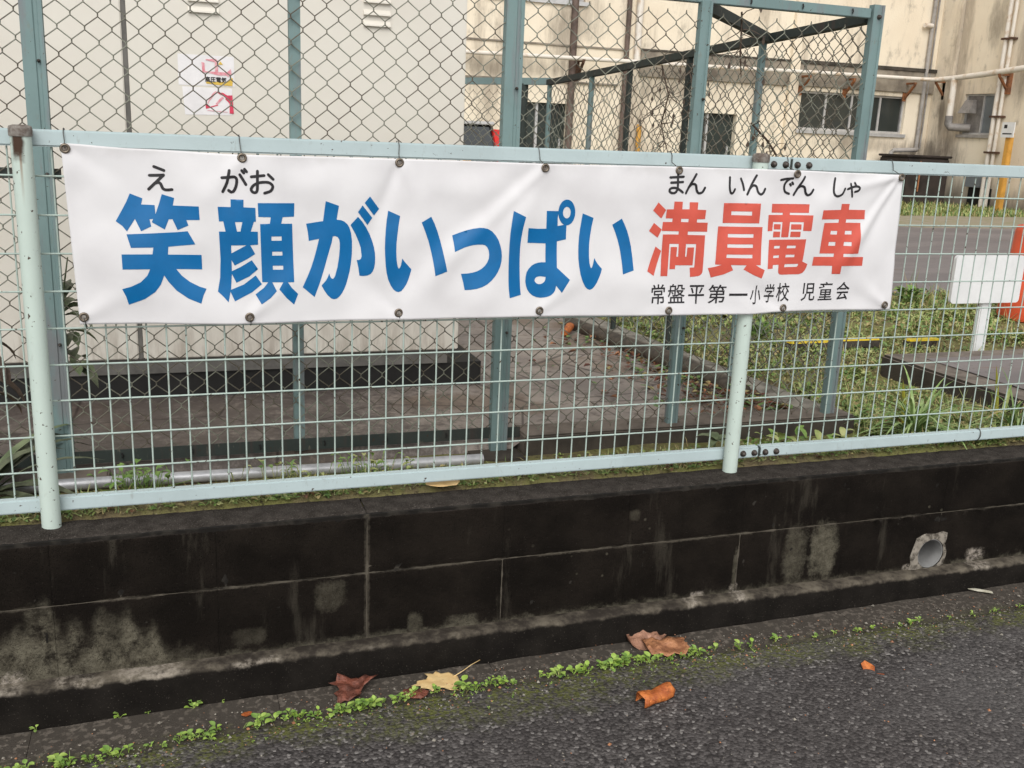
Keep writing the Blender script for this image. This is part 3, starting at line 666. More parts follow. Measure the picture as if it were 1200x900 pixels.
# warning stickers, weathered print
def flat(name, pts, y, mat, parent=None):
    n = len(pts); mb = MB(); mb.add([(x, y, z) for x, z in pts]+[(x, y+.0006, z) for x, z in pts], [tuple(range(n)), tuple(range(2*n-1, n-1, -1))]+[(i, n+i, n+(i+1) % n, (i+1) % n) for i in range(n)])
    o = mb.build(name, mat)
    if parent is not None: child(o, parent)
    return o
GLYPHS=[
('b','2306,8472 2590,8359 2555,8210 2868,8202 2884,7867 2735,7855 2767,7679 2526,7560 2396,7858 2197,7551 2097,7686 1952,7798 2125,8100 2220,8278/3048,8471 3333,8385 3294,8199 3908,8189 3918,7853 3601,7846 3646,7711 3385,7593 3274,7862 3186,7861 3081,7607 2784,7784 2880,7981 2969,8226/2184,7482 2843,7513 3361,7543 3622,7568 3794,7239 3147,7177 3129,6981 3935,6971 3938,6598 3310,6615 3444,6439 3630,6284 3852,6163 4028,6103 3948,5939 3885,5723 3582,5858 3301,6067 3119,6289 3018,6459 2926,6223 2791,6039 2531,5856 2149,5720 2097,5930 2015,6122 2235,6187 2458,6295 2622,6461 2692,6618 2050,6618 2045,6991 2766,6991 2792,7160 2269,7152',''),
('b','4682,8380 4997,8376 4992,8186 5287,8174 5293,7828 5240,7820 5161,7573 5336,7568 5336,7234 5139,7220 5260,6994 5078,6875 4743,6697 4664,6841 4666,6550 4907,6669 5170,6833 5325,6602 5100,6410 4773,6250 4664,6482 4632,6068 4961,6203 5261,6436 5414,6206 5157,5992 4723,5768 4618,6016 4560,5750 4439,5897 4305,6031 4372,6381 4396,6859 4376,7567 4538,7568 4488,7826 4384,7824 4363,8190 4680,8188/5349,8295 6276,8304 6265,7958 5968,7944 5932,7777 6212,7776 6242,6254 6077,6252 6178,6103 6341,5935 6234,5652 6037,5840 5852,6071 5957,6253 5675,6256 5786,6027 5627,5846 5393,5680 5246,5939 5462,6111 5574,6256 5422,6261 5397,7765 5640,7774 5670,7940 5355,7946','4773,7812 4956,7814 4904,7571 4819,7570/4665,7215 5047,7220 4853,7114 4666,7011/5677,7447 5940,7449 5938,7339 5675,7338/5690,7053 5953,7053 5952,6950 5688,6950/5700,6687 5968,6686 5966,6582 5698,6583'),
('b','7081,8371 7423,8257 7366,7894 7485,7882 7572,7845 7649,7776 7705,7683 7747,7543 7776,7333 7779,7157 7776,6981 7748,6697 7720,6519 7677,6341 7627,6169 7570,6037 7510,5930 7446,5848 7374,5791 7303,5774 7226,5793 7127,5881 7040,6007 6963,6150 7076,6274 7130,6362 7172,6468 7193,6397 7224,6340 7263,6319 7298,6343 7334,6414 7394,6627 7423,6804 7441,6945 7455,7156 7452,7279 7435,7373 7397,7436 7327,7463 7267,7452 7239,7295 7061,6663 6936,6275 6776,5843 6465,6113 6607,6419 6695,6630 6767,6840 6838,7085 6909,7384 6643,7328 6618,7569 6579,7775 7016,7849/7923,7978 8046,7843 8153,7687 8243,7523 8315,7336 8363,7170 8389,7017 8397,6875 8391,6732 8373,6617 8338,6517 8281,6445 8195,6402 8087,6389 7987,6396 7954,6625 7908,6821 7979,6825 8021,6860 8039,6928 8013,7158 7949,7334 7871,7509 7730,7759/8038,8281 8308,7955 8181,7764 7922,8103/8234,8517 8494,8192 8354,8015 8094,8348',''),
('b','8733,8150 9054,8015 9011,7750 8978,7483 8959,7270 8958,7055 8971,6840 8999,6689 9021,6624 9043,6595 9072,6631 9097,6696 9127,6876 9187,6794 9261,6714 9384,6580 9349,6442 9304,6297 9251,6169 9179,6060 9114,5984 9041,5955 8971,5970 8904,6025 8830,6135 8756,6299 8706,6498 8679,6696 8659,6947 8650,7161 8655,7410 8670,7657 8693,7887/9905,8010 10008,7816 10098,7602 10177,7369 10238,7134 10301,6844 10373,6525 10040,6401 10009,6624 9966,6879 9913,7114 9846,7348 9749,7598 9638,7854',''),
('b','10519,7506 10729,7584 10952,7656 11119,7698 11288,7725 11409,7720 11515,7699 11639,7632 11750,7512 11824,7392 11875,7257 11915,7110 11932,6962 11927,6813 11898,6665 11846,6527 11774,6404 11663,6269 11533,6161 11390,6086 11230,6038 11060,6013 10889,6006 10844,6218 10781,6455 10951,6463 11102,6485 11245,6526 11365,6589 11461,6675 11530,6775 11571,6886 11579,6997 11560,7107 11514,7198 11456,7246 11379,7263 11247,7262 11115,7250 10984,7223 10853,7186 10583,7064 10559,7282',''),
('b','12227,8205 12572,8047 12516,7760 12482,7484 12460,7188 12458,6890 12466,6629 12482,6366 12505,6102 12540,5856 12215,5762 12178,6009 12156,6254 12141,6609 12134,6963 12136,7278 12150,7590 12183,7902/13183,8226 13543,8226 13521,8045 13534,7812 13655,7839 13793,7849 13800,7439 13543,7377 13576,6632 13963,6290 13744,5915 13572,6119 13547,5985 13504,5908 13435,5844 13350,5802 13239,5776 13132,5768 13005,5788 12891,5835 12797,5911 12725,6007 12676,6132 12655,6253 12661,6385 12683,6498 12745,6603 12831,6686 12922,6739 13023,6770 13120,6781 13239,6782 13215,7314 12679,7327 12675,7741 12936,7726 13201,7729/14025,8198 14024,8117 14010,8040 13985,7970 13948,7912 13904,7868 13852,7840 13797,7830 13742,7839 13687,7865 13638,7907 13595,7964 13562,8032 13540,8108 13529,8188 13531,8269 13545,8345 13570,8414 13606,8471 13650,8515 13701,8543 13756,8553 13811,8545 13865,8520 13915,8478 13957,8422 13991,8354 14014,8278','12929,6272 12943,6321 12984,6359 13042,6378 13101,6385 13260,6366 13252,6290 13228,6233 13178,6188 13113,6161 13045,6162 12993,6184 12951,6222/13891,8191 13888,8141 13875,8095 13852,8059 13821,8035 13786,8027 13750,8034 13717,8057 13690,8092 13671,8137 13663,8187 13665,8237 13679,8283 13702,8319 13733,8343 13767,8351 13803,8344 13836,8322 13864,8286 13883,8241/13525,8045 13591,7924 13694,7840 13534,7808'),
('b','14249,8176 14585,8055 14541,7808 14509,7544 14495,7337 14496,7129 14508,6940 14531,6768 14557,6681 14589,6627 14619,6662 14642,6750 14675,6921 14722,6834 14784,6750 14920,6609 14892,6482 14851,6366 14795,6220 14725,6097 14661,6027 14589,6000 14514,6028 14440,6097 14353,6251 14276,6443 14222,6672 14188,6900 14176,7089 14173,7278 14179,7503 14197,7728 14223,7952/15423,8054 15525,7889 15621,7709 15708,7489 15780,7253 15842,6927 15895,6572 15562,6455 15530,6714 15481,6983 15427,7212 15353,7440 15264,7659 15159,7873',''),
('r','16535,8531 16805,8318 16684,8071 16395,8296/16465,7942 16731,7753 16624,7516 16327,7705/16579,7258 16775,7132 16568,6404 16344,6539/17046,8564 17324,8564 17325,8347 17566,8348 17563,8551 17847,8551 17845,8341 18123,8337 18124,8068 17850,8064 17852,7969 18227,7965 18234,7700 17579,7705 17581,7606 18178,7594 18181,7336 17025,7340 17035,6388 16804,6389 16784,7610 17283,7615 17284,7707 16741,7713 16747,7971 17045,7975 17046,8076 16826,8078 16825,8338 17047,8342/17897,7346 18180,7347 18191,6543 18184,6483 18155,6439 18115,6406 18060,6385 17930,6368 17798,6359 17755,6639 17903,6644/17319,7365 17559,7367 17564,6963 17610,6963 17616,7236 17842,7237 17841,6707 17269,6707 17273,6595 17088,6595 17072,7247 17278,7248 17278,6962 17336,6962','17318,8074 17563,8072 17559,7977 17320,7979'),
('r','18696,8549 19957,8553 19962,7966 18715,7965/18576,7864 20093,7858 20097,6723 19925,6723 20082,6641 20255,6570 20181,6314 19899,6414 19524,6589 19603,6718 19086,6726 19189,6563 18896,6435 18483,6341 18417,6497 18354,6623 18568,6661 18790,6726 18577,6733','18987,8310 19676,8314 19680,8196 18989,8199/18914,7647 19789,7647 19791,7540 18915,7546/18917,7345 19787,7343 19788,7238 18917,7245/18916,7040 19784,7037 19786,6929 18916,6938'),
('r','20366,8551 21651,8562 21651,8304 21004,8296 21006,8231 21811,8233 21816,7755 21506,7760 21503,8023 21019,8021 21004,7561 20765,7560 20763,8019 20447,8013 20441,7747 20282,7734 20268,8222 20757,8228 20759,8293 20367,8291/20486,7951 20708,7950 20714,7794 20488,7792/20486,7729 20718,7728 20719,7557 20483,7556/21070,7956 21432,7956 21435,7799 21070,7797/21071,7736 21426,7735 21426,7572 21071,7570/20359,7480 21659,7505 21632,6817 21832,6738 21808,6639 21772,6553 21692,6461 21567,6422 20911,6416 20844,6429 20793,6463 20773,6515 20764,6726 20551,6721 20550,6611 20361,6597','20557,7297 20759,7301 20754,7222 20550,7216/21012,7307 21319,7310 21311,7231 21001,7225/20551,7007 20756,7013 20751,6937 20543,6928/21005,7030 21316,7033 21312,6953 20994,6948/20996,6737 21494,6747 21487,6685 21444,6652 20990,6646'),
('r','22859,8590 23178,8591 23171,8414 23800,8412 23803,8129 23110,8120 23098,8018 23656,8013 23687,7060 23100,7059 23099,6962 23907,6949 23912,6670 23089,6674 23109,6416 22782,6420 22759,6677 22015,6684 22032,6959 22770,6958 22774,7061 22239,7063 22268,8004 22813,8014 22824,8118 22140,8115 22144,8394 22856,8408','22555,7767 22794,7765 22788,7651 22545,7654/23099,7769 23352,7767 23350,7656 23089,7655/22534,7423 22777,7423 22776,7302 22524,7306/23094,7426 23356,7423 23351,7301 23082,7305'),
('k','2907,9168 3134,9082 3109,9015 2882,9101/2930,9134 2923,9155 2905,9169 2883,9169 2865,9155 2858,9134 2865,9113 2883,9100 2905,9100 2923,9113/3158,9048 3151,9069 3133,9083 3110,9083 3092,9069 3086,9048 3092,9027 3110,9014 3133,9014 3151,9027/2780,8955 2828,8957 2831,8885 2782,8883/2828,8957 2894,8960 2897,8888 2831,8885/2894,8960 2957,8963 2961,8891 2897,8888/2957,8963 3015,8966 3020,8894 2961,8891/3015,8966 3068,8970 3073,8898 3020,8894/3068,8970 3105,8973 3110,8901 3073,8898/2817,8919 2810,8940 2792,8953 2770,8953 2752,8940 2745,8919 2752,8898 2770,8885 2792,8885 2810,8898/3144,8937 3137,8958 3119,8971 3097,8971 3079,8958 3072,8937 3079,8916 3097,8902 3119,8902 3137,8916/3133,8911 3083,8862 3032,8913 3083,8962/3083,8862 3014,8793 2963,8845 3032,8913/3014,8793 2946,8727 2896,8778 2963,8845/2946,8727 2881,8662 2830,8714 2896,8778/2881,8662 2819,8602 2768,8653 2830,8714/2819,8602 2776,8559 2725,8611 2768,8653/3144,8937 3137,8958 3119,8971 3097,8971 3079,8958 3072,8937 3079,8916 3097,8902 3119,8902 3137,8916/2786,8585 2780,8606 2762,8619 2739,8619 2721,8606 2714,8585 2721,8564 2739,8551 2762,8551 2780,8564/2878,8761 2906,8771 2930,8703 2903,8693/2906,8771 2946,8785 2963,8715 2930,8703/2946,8785 2989,8790 2984,8718 2963,8715/2989,8790 3027,8776 2988,8716 2984,8718/3027,8776 3052,8753 2996,8708 2988,8716/3052,8753 3070,8726 3006,8692 2996,8708/3070,8726 3085,8691 3018,8665 3006,8692/3085,8691 3096,8656 3030,8628 3018,8665/3096,8656 3108,8635 3050,8592 3030,8628/3108,8635 3119,8625 3078,8566 3050,8592/3119,8625 3133,8618 3110,8550 3078,8566/3133,8618 3154,8614 3150,8542 3110,8550/3154,8614 3198,8615 3203,8543 3150,8542/3198,8615 3250,8621 3259,8549 3203,8543/3250,8621 3289,8626 3298,8554 3259,8549/2926,8727 2919,8748 2901,8762 2879,8762 2861,8748 2854,8727 2861,8706 2879,8693 2901,8693 2919,8706/3329,8590 3322,8611 3304,8624 3282,8624 3264,8611 3257,8590 3264,8569 3282,8556 3304,8556 3322,8569',''),
('k','4484,8948 4531,8952 4536,8880 4489,8876/4531,8952 4595,8957 4601,8885 4536,8880/4595,8957 4653,8962 4661,8890 4601,8885/4653,8962 4700,8969 4711,8897 4661,8890/4700,8969 4744,8975 4750,8904 4711,8897/4744,8975 4788,8974 4775,8903 4750,8904/4788,8974 4828,8959 4792,8897 4775,8903/4828,8959 4859,8932 4801,8889 4792,8897/4859,8932 4878,8891 4807,8875 4801,8889/4878,8891 4882,8840 4810,8841 4807,8875/4882,8840 4877,8785 4806,8795 4810,8841/4877,8785 4867,8732 4797,8748 4806,8795/4867,8732 4852,8679 4784,8702 4797,8748/4852,8679 4832,8628 4766,8658 4784,8702/4832,8628 4808,8585 4749,8626 4766,8658/4808,8585 4780,8553 4732,8607 4749,8626/4780,8553 4746,8532 4718,8598 4732,8607/4746,8532 4705,8524 4712,8595 4718,8598/4705,8524 4665,8538 4701,8600 4712,8595/4665,8538 4636,8560 4681,8616 4701,8600/4636,8560 4618,8575 4664,8630 4681,8616/4522,8912 4516,8933 4498,8946 4475,8946 4457,8933 4450,8912 4457,8891 4475,8878 4498,8878 4516,8891/4677,8603 4671,8624 4653,8637 4630,8637 4612,8624 4605,8603 4612,8581 4630,8568 4653,8568 4671,8581/4704,9087 4689,9006 4618,9019 4633,9100/4689,9006 4668,8894 4598,8909 4618,9019/4668,8894 4641,8787 4573,8810 4598,8909/4641,8787 4602,8691 4536,8721 4573,8810/4602,8691 4559,8608 4495,8641 4536,8721/4559,8608 4529,8551 4466,8585 4495,8641/4704,9093 4697,9114 4679,9128 4657,9128 4639,9114 4632,9093 4639,9072 4657,9059 4679,9059 4697,9072/4534,8568 4527,8589 4509,8602 4486,8602 4468,8589 4462,8568 4468,8547 4486,8534 4509,8534 4527,8547/4954,9014 5098,8773 5037,8737 4893,8977/4959,8996 4953,9017 4935,9030 4912,9030 4894,9017 4887,8996 4894,8975 4912,8962 4935,8962 4953,8975/5103,8755 5097,8776 5079,8789 5056,8789 5038,8776 5031,8755 5038,8734 5056,8721 5079,8721 5097,8734/5001,9121 5049,9063 4994,9017 4945,9076/5009,9098 5002,9120 4984,9133 4962,9133 4944,9120 4937,9098 4944,9077 4962,9064 4984,9064 5002,9077/5057,9040 5051,9061 5033,9074 5010,9074 4992,9061 4985,9040 4992,9018 5010,9005 5033,9005 5051,9018/5071,9154 5119,9092 5063,9048 5014,9110/5079,9132 5072,9153 5054,9166 5031,9166 5013,9153 5007,9132 5013,9111 5031,9098 5054,9098 5072,9111/5127,9070 5120,9091 5102,9104 5080,9104 5062,9091 5055,9070 5062,9049 5080,9036 5102,9036 5120,9049',''),
('k','5200,8985 5516,9025 5525,8953 5209,8913/5240,8949 5233,8970 5215,8983 5193,8983 5175,8970 5168,8949 5175,8928 5193,8915 5215,8915 5233,8928/5557,8989 5550,9010 5532,9023 5510,9023 5492,9010 5485,8989 5492,8968 5510,8955 5532,8955 5550,8968/5395,9092 5393,9015 5321,9017 5323,9094/5393,9015 5391,8910 5319,8912 5321,9017/5391,8910 5389,8815 5317,8816 5319,8912/5389,8815 5388,8739 5316,8740 5317,8816/5388,8739 5386,8673 5314,8677 5316,8740/5386,8673 5380,8617 5310,8631 5314,8677/5380,8617 5365,8573 5301,8605 5310,8631/5365,8573 5342,8543 5294,8596 5301,8605/5342,8543 5310,8524 5288,8593 5294,8596/5310,8524 5273,8520 5277,8591 5288,8593/5273,8520 5236,8528 5261,8595 5277,8591/5236,8528 5205,8544 5249,8602 5261,8595/5205,8544 5180,8570 5238,8613 5249,8602/5180,8570 5161,8605 5230,8626 5238,8613/5161,8605 5158,8649 5229,8637 5230,8626/5158,8649 5174,8693 5238,8660 5229,8637/5174,8693 5202,8735 5257,8689 5238,8660/5202,8735 5241,8772 5284,8715 5257,8689/5241,8772 5292,8803 5325,8739 5284,8715/5292,8803 5351,8829 5374,8761 5325,8739/5351,8829 5415,8846 5429,8776 5374,8761/5415,8846 5490,8857 5496,8785 5429,8776/5490,8857 5568,8859 5565,8787 5496,8785/5568,8859 5638,8851 5619,8781 5565,8787/5638,8851 5696,8825 5658,8764 5619,8781/5696,8825 5741,8786 5685,8740 5658,8764/5741,8786 5767,8736 5697,8720 5685,8740/5767,8736 5766,8678 5695,8695 5697,8720/5766,8678 5743,8624 5681,8661 5695,8695/5743,8624 5704,8577 5660,8633 5681,8661/5704,8577 5645,8545 5618,8612 5660,8633/5645,8545 5581,8525 5561,8594 5618,8612/5581,8525 5538,8512 5518,8582 5561,8594/5395,9093 5388,9114 5370,9127 5348,9127 5330,9114 5323,9093 5330,9072 5348,9059 5370,9059 5388,9072/5564,8547 5557,8568 5539,8581 5517,8581 5499,8568 5492,8547 5499,8526 5517,8513 5539,8513 5557,8526/5651,9040 5770,8925 5720,8873 5601,8988/5662,9014 5655,9035 5637,9048 5615,9048 5597,9035 5590,9014 5597,8993 5615,8980 5637,8980 5655,8993/5781,8899 5774,8920 5756,8933 5734,8933 5716,8920 5709,8899 5716,8878 5734,8864 5756,8864 5774,8878',''),
('k','16861,9279 17292,9308 17297,9236 16866,9207/16899,9243 16892,9264 16874,9277 16852,9277 16834,9264 16827,9243 16834,9221 16852,9208 16874,9208 16892,9221/17331,9272 17324,9293 17306,9306 17284,9306 17266,9293 17259,9272 17266,9251 17284,9238 17306,9238 17324,9251/16894,9132 17289,9160 17294,9088 16899,9060/16933,9096 16926,9117 16908,9130 16885,9130 16867,9117 16861,9096 16867,9075 16885,9062 16908,9062 16926,9075/17327,9124 17320,9145 17302,9158 17280,9158 17262,9145 17255,9124 17262,9103 17280,9090 17302,9090 17320,9103/17141,9344 17144,9280 17072,9276 17069,9341/17144,9280 17149,9191 17077,9188 17072,9276/17149,9191 17152,9109 17080,9106 17077,9188/17152,9109 17155,9040 17083,9038 17080,9106/17155,9040 17157,8977 17085,8980 17083,9038/17157,8977 17150,8918 17080,8934 17085,8980/17150,8918 17131,8864 17067,8896 17080,8934/17131,8864 17103,8821 17048,8867 17067,8896/17103,8821 17065,8787 17029,8849 17048,8867/17065,8787 17016,8769 17001,8840 17029,8849/17016,8769 16965,8766 16967,8838 17001,8840/16965,8766 16920,8772 16939,8841 16967,8838/16920,8772 16878,8790 16915,8852 16939,8841/16878,8790 16843,8818 16897,8867 16915,8852/16843,8818 16821,8858 16891,8873 16897,8867/16821,8858 16825,8903 16893,8878 16891,8873/16825,8903 16848,8940 16902,8892 16893,8878/16848,8940 16884,8968 16917,8904 16902,8892/16884,8968 16931,8984 16947,8913 16917,8904/16931,8984 16984,8991 16989,8919 16947,8913/16984,8991 17039,8990 17031,8919 16989,8919/17039,8990 17093,8978 17072,8909 17031,8919/17093,8978 17143,8960 17116,8893 17072,8909/17143,8960 17191,8938 17159,8874 17116,8893/17191,8938 17242,8910 17206,8848 17159,8874/17242,8910 17289,8881 17250,8820 17206,8848/17289,8881 17321,8860 17282,8800 17250,8820/17141,9342 17134,9364 17116,9377 17093,9377 17075,9364 17069,9342 17075,9321 17093,9308 17116,9308 17134,9321/17338,8830 17331,8851 17313,8864 17291,8864 17273,8851 17266,8830 17273,8809 17291,8796 17313,8796 17331,8809',''),
('k','17720,9339 17684,9269 17619,9301 17655,9372/17684,9269 17634,9171 17570,9203 17619,9301/17634,9171 17584,9072 17519,9104 17570,9203/17584,9072 17532,8966 17467,8998 17519,9104/17532,8966 17481,8862 17417,8894 17467,8998/17481,8862 17446,8789 17381,8821 17417,8894/17724,9355 17717,9377 17699,9390 17676,9390 17658,9377 17652,9355 17658,9334 17676,9321 17699,9321 17717,9334/17450,8805 17443,8826 17425,8839 17403,8839 17385,8826 17378,8805 17385,8784 17403,8771 17425,8771 17443,8784/17465,8993 17483,9017 17540,8973 17523,8950/17483,9017 17509,9050 17563,9003 17540,8973/17509,9050 17540,9080 17584,9023 17563,9003/17540,9080 17573,9099 17602,9033 17584,9023/17573,9099 17608,9109 17620,9038 17602,9033/17608,9109 17641,9111 17636,9039 17620,9038/17641,9111 17676,9105 17655,9036 17636,9039/17676,9105 17711,9088 17670,9030 17655,9036/17711,9088 17743,9055 17680,9019 17670,9030/17743,9055 17760,9006 17690,8988 17680,9019/17760,9006 17770,8957 17700,8939 17690,8988/17770,8957 17782,8918 17716,8890 17700,8939/17782,8918 17801,8885 17741,8845 17716,8890/17801,8885 17822,8859 17773,8806 17741,8845/17822,8859 17836,8849 17818,8779 17773,8806/17836,8849 17857,8850 17871,8779 17818,8779/17857,8850 17887,8861 17920,8797 17871,8779/17887,8861 17912,8878 17964,8828 17920,8797/17912,8878 17936,8912 17998,8876 17964,8828/17936,8912 17957,8957 18022,8927 17998,8876/17957,8957 17973,8992 18038,8962 18022,8927/17530,8971 17523,8992 17505,9005 17483,9005 17465,8992 17458,8971 17465,8950 17483,8937 17505,8937 17523,8950/18042,8977 18035,8998 18017,9011 17994,9011 17976,8998 17970,8977 17976,8956 17994,8943 18017,8943 18035,8956',''),
('k','18854,9294 18855,9229 18783,9227 18782,9293/18855,9229 18857,9140 18785,9137 18783,9227/18857,9140 18861,9061 18790,9054 18785,9137/18861,9061 18870,9000 18799,8987 18790,9054/18870,9000 18881,8950 18812,8931 18799,8987/18881,8950 18894,8912 18828,8883 18812,8931/18894,8912 18908,8886 18849,8845 18828,8883/18908,8886 18920,8873 18875,8817 18849,8845/18920,8873 18928,8869 18908,8799 18875,8817/18928,8869 18931,8869 18947,8798 18908,8799/18931,8869 18940,8873 18979,8813 18947,8798/18940,8873 18952,8883 19007,8836 18979,8813/18952,8883 18970,8909 19032,8872 19007,8836/18970,8909 18988,8944 19052,8911 19032,8872/18988,8944 19002,8970 19066,8937 19052,8911/18854,9294 18847,9315 18829,9328 18806,9328 18788,9315 18782,9294 18788,9273 18806,9259 18829,9259 18847,9273/19070,8954 19063,8975 19045,8988 19023,8988 19005,8975 18998,8954 19005,8933 19023,8920 19045,8920 19063,8933/19263,9286 19288,9246 19226,9209 19202,9248/19288,9246 19321,9190 19258,9155 19226,9209/19321,9190 19352,9129 19285,9101 19258,9155/19352,9129 19375,9060 19305,9040 19285,9101/19375,9060 19392,8994 19322,8976 19305,9040/19392,8994 19403,8948 19333,8931 19322,8976/19269,9267 19262,9288 19244,9301 19222,9301 19204,9288 19197,9267 19204,9246 19222,9233 19244,9233 19262,9246/19404,8939 19397,8960 19379,8973 19357,8973 19339,8960 19332,8939 19339,8918 19357,8905 19379,8905 19397,8918',''),
('k','19794,9350 19757,9280 19694,9314 19731,9384/19757,9280 19706,9183 19642,9216 19694,9314/19706,9183 19655,9084 19590,9116 19642,9216/19655,9084 19601,8977 19537,9008 19590,9116/19601,8977 19550,8870 19485,8901 19537,9008/19550,8870 19513,8795 19449,8827 19485,8901/19799,9367 19792,9388 19774,9401 19751,9401 19733,9388 19727,9367 19733,9346 19751,9333 19774,9333 19792,9346/19517,8811 19510,8832 19492,8845 19470,8845 19452,8832 19445,8811 19452,8790 19470,8777 19492,8777 19510,8790/19536,8997 19556,9022 19612,8976 19592,8952/19556,9022 19585,9056 19637,9007 19612,8976/19585,9056 19617,9086 19660,9028 19637,9007/19617,9086 19652,9104 19678,9037 19660,9028/19652,9104 19687,9113 19696,9042 19678,9037/19687,9113 19722,9113 19711,9042 19696,9042/19722,9113 19756,9103 19728,9037 19711,9042/19756,9103 19790,9084 19743,9028 19728,9037/19790,9084 19819,9050 19757,9014 19743,9028/19819,9050 19838,9002 19769,8981 19757,9014/19838,9002 19850,8953 19782,8931 19769,8981/19850,8953 19864,8917 19802,8881 19782,8931/19864,8917 19886,8889 19834,8840 19802,8881/19886,8889 19911,8867 19872,8807 19834,8840/19911,8867 19930,8858 19917,8787 19872,8807/19930,8858 19947,8860 19966,8791 19917,8787/19947,8860 19969,8871 20009,8811 19966,8791/19969,8871 19990,8888 20045,8842 20009,8811/19990,8888 20011,8922 20075,8888 20045,8842/20011,8922 20030,8966 20096,8938 20075,8888/20030,8966 20044,8999 20110,8972 20096,8938/19600,8974 19593,8996 19575,9009 19553,9009 19535,8996 19528,8974 19535,8953 19553,8940 19575,8940 19593,8953/20113,8985 20106,9006 20088,9020 20066,9020 20048,9006 20041,8985 20048,8964 20066,8951 20088,8951 20106,8964',''),
('k','20592,9295 20646,9307 20660,9236 20607,9225/20646,9307 20720,9322 20734,9251 20660,9236/20720,9322 20796,9335 20805,9264 20734,9251/20796,9335 20873,9342 20879,9271 20805,9264/20873,9342 20947,9347 20951,9275 20879,9271/20947,9347 20998,9349 21001,9278 20951,9275/20635,9260 20628,9281 20610,9294 20588,9294 20570,9281 20563,9260 20570,9239 20588,9226 20610,9226 20628,9239/21036,9313 21029,9335 21011,9348 20988,9348 20970,9335 20964,9313 20970,9292 20988,9279 21011,9279 21029,9292/20927,9272 20889,9246 20847,9304 20885,9331/20889,9246 20841,9210 20794,9264 20847,9304/20841,9210 20806,9174 20748,9216 20794,9264/20806,9174 20787,9137 20720,9162 20748,9216/20787,9137 20776,9096 20705,9106 20720,9162/20776,9096 20774,9055 20703,9050 20705,9106/20774,9055 20782,9011 20713,8992 20703,9050/20782,9011 20798,8969 20735,8935 20713,8992/20798,8969 20818,8939 20770,8885 20735,8935/20818,8939 20855,8918 20827,8852 20770,8885/20855,8918 20905,8903 20885,8834 20827,8852/20905,8903 20944,8893 20925,8823 20885,8834/20942,9302 20935,9323 20917,9336 20895,9336 20877,9323 20870,9302 20877,9281 20895,9268 20917,9268 20935,9281/20970,8858 20963,8879 20945,8892 20923,8892 20905,8879 20898,8858 20905,8837 20923,8824 20945,8824 20963,8837/20959,9167 20991,9127 20934,9083 20902,9123/20967,9145 20960,9166 20942,9179 20919,9179 20901,9166 20895,9145 20901,9124 20919,9111 20942,9111 20960,9124/20998,9105 20992,9126 20974,9139 20951,9139 20933,9126 20926,9105 20933,9084 20951,9071 20974,9071 20992,9084/21024,9217 21060,9174 21005,9127 20969,9171/21032,9194 21026,9215 21008,9228 20985,9228 20967,9215 20960,9194 20967,9173 20985,9160 21008,9160 21026,9173/21069,9151 21062,9172 21044,9185 21021,9185 21003,9172 20997,9151 21003,9129 21021,9116 21044,9116 21062,9129',''),
('k','21414,9356 21378,9287 21314,9321 21350,9390/21378,9287 21327,9192 21264,9225 21314,9321/21327,9192 21277,9094 21213,9127 21264,9225/21277,9094 21223,8990 21159,9022 21213,9127/21223,8990 21171,8886 21107,8918 21159,9022/21171,8886 21134,8813 21070,8845 21107,8918/21418,9373 21411,9394 21393,9407 21371,9407 21353,9394 21346,9373 21353,9352 21371,9339 21393,9339 21411,9352/21138,8829 21131,8850 21113,8864 21091,8864 21073,8850 21066,8829 21073,8808 21091,8795 21113,8795 21131,8808/21155,9022 21176,9046 21230,8999 21210,8975/21176,9046 21206,9080 21257,9029 21230,8999/21206,9080 21241,9110 21280,9049 21257,9029/21241,9110 21278,9126 21299,9057 21280,9049/21278,9126 21315,9132 21318,9060 21299,9057/21315,9132 21350,9129 21336,9059 21318,9060/21350,9129 21385,9118 21356,9053 21336,9059/21385,9118 21419,9098 21373,9043 21356,9053/21419,9098 21450,9063 21389,9026 21373,9043/21450,9063 21473,9012 21405,8987 21389,9026/21473,9012 21489,8957 21422,8933 21405,8987/21489,8957 21506,8917 21443,8882 21422,8933/21506,8917 21526,8890 21473,8842 21443,8882/21526,8890 21546,8872 21507,8812 21473,8842/21546,8872 21558,8867 21551,8795 21507,8812/21558,8867 21572,8870 21598,8803 21551,8795/21572,8870 21595,8884 21637,8825 21598,8803/21595,8884 21618,8904 21672,8857 21637,8825/21618,8904 21643,8940 21704,8901 21672,8857/21643,8940 21669,8984 21731,8949 21704,8901/21669,8984 21687,9017 21750,8982 21731,8949/21219,8999 21212,9020 21194,9033 21172,9033 21154,9020 21147,8999 21154,8978 21172,8965 21194,8965 21212,8978/21754,9000 21747,9021 21729,9034 21707,9034 21689,9021 21682,9000 21689,8978 21707,8965 21729,8965 21747,8978',''),
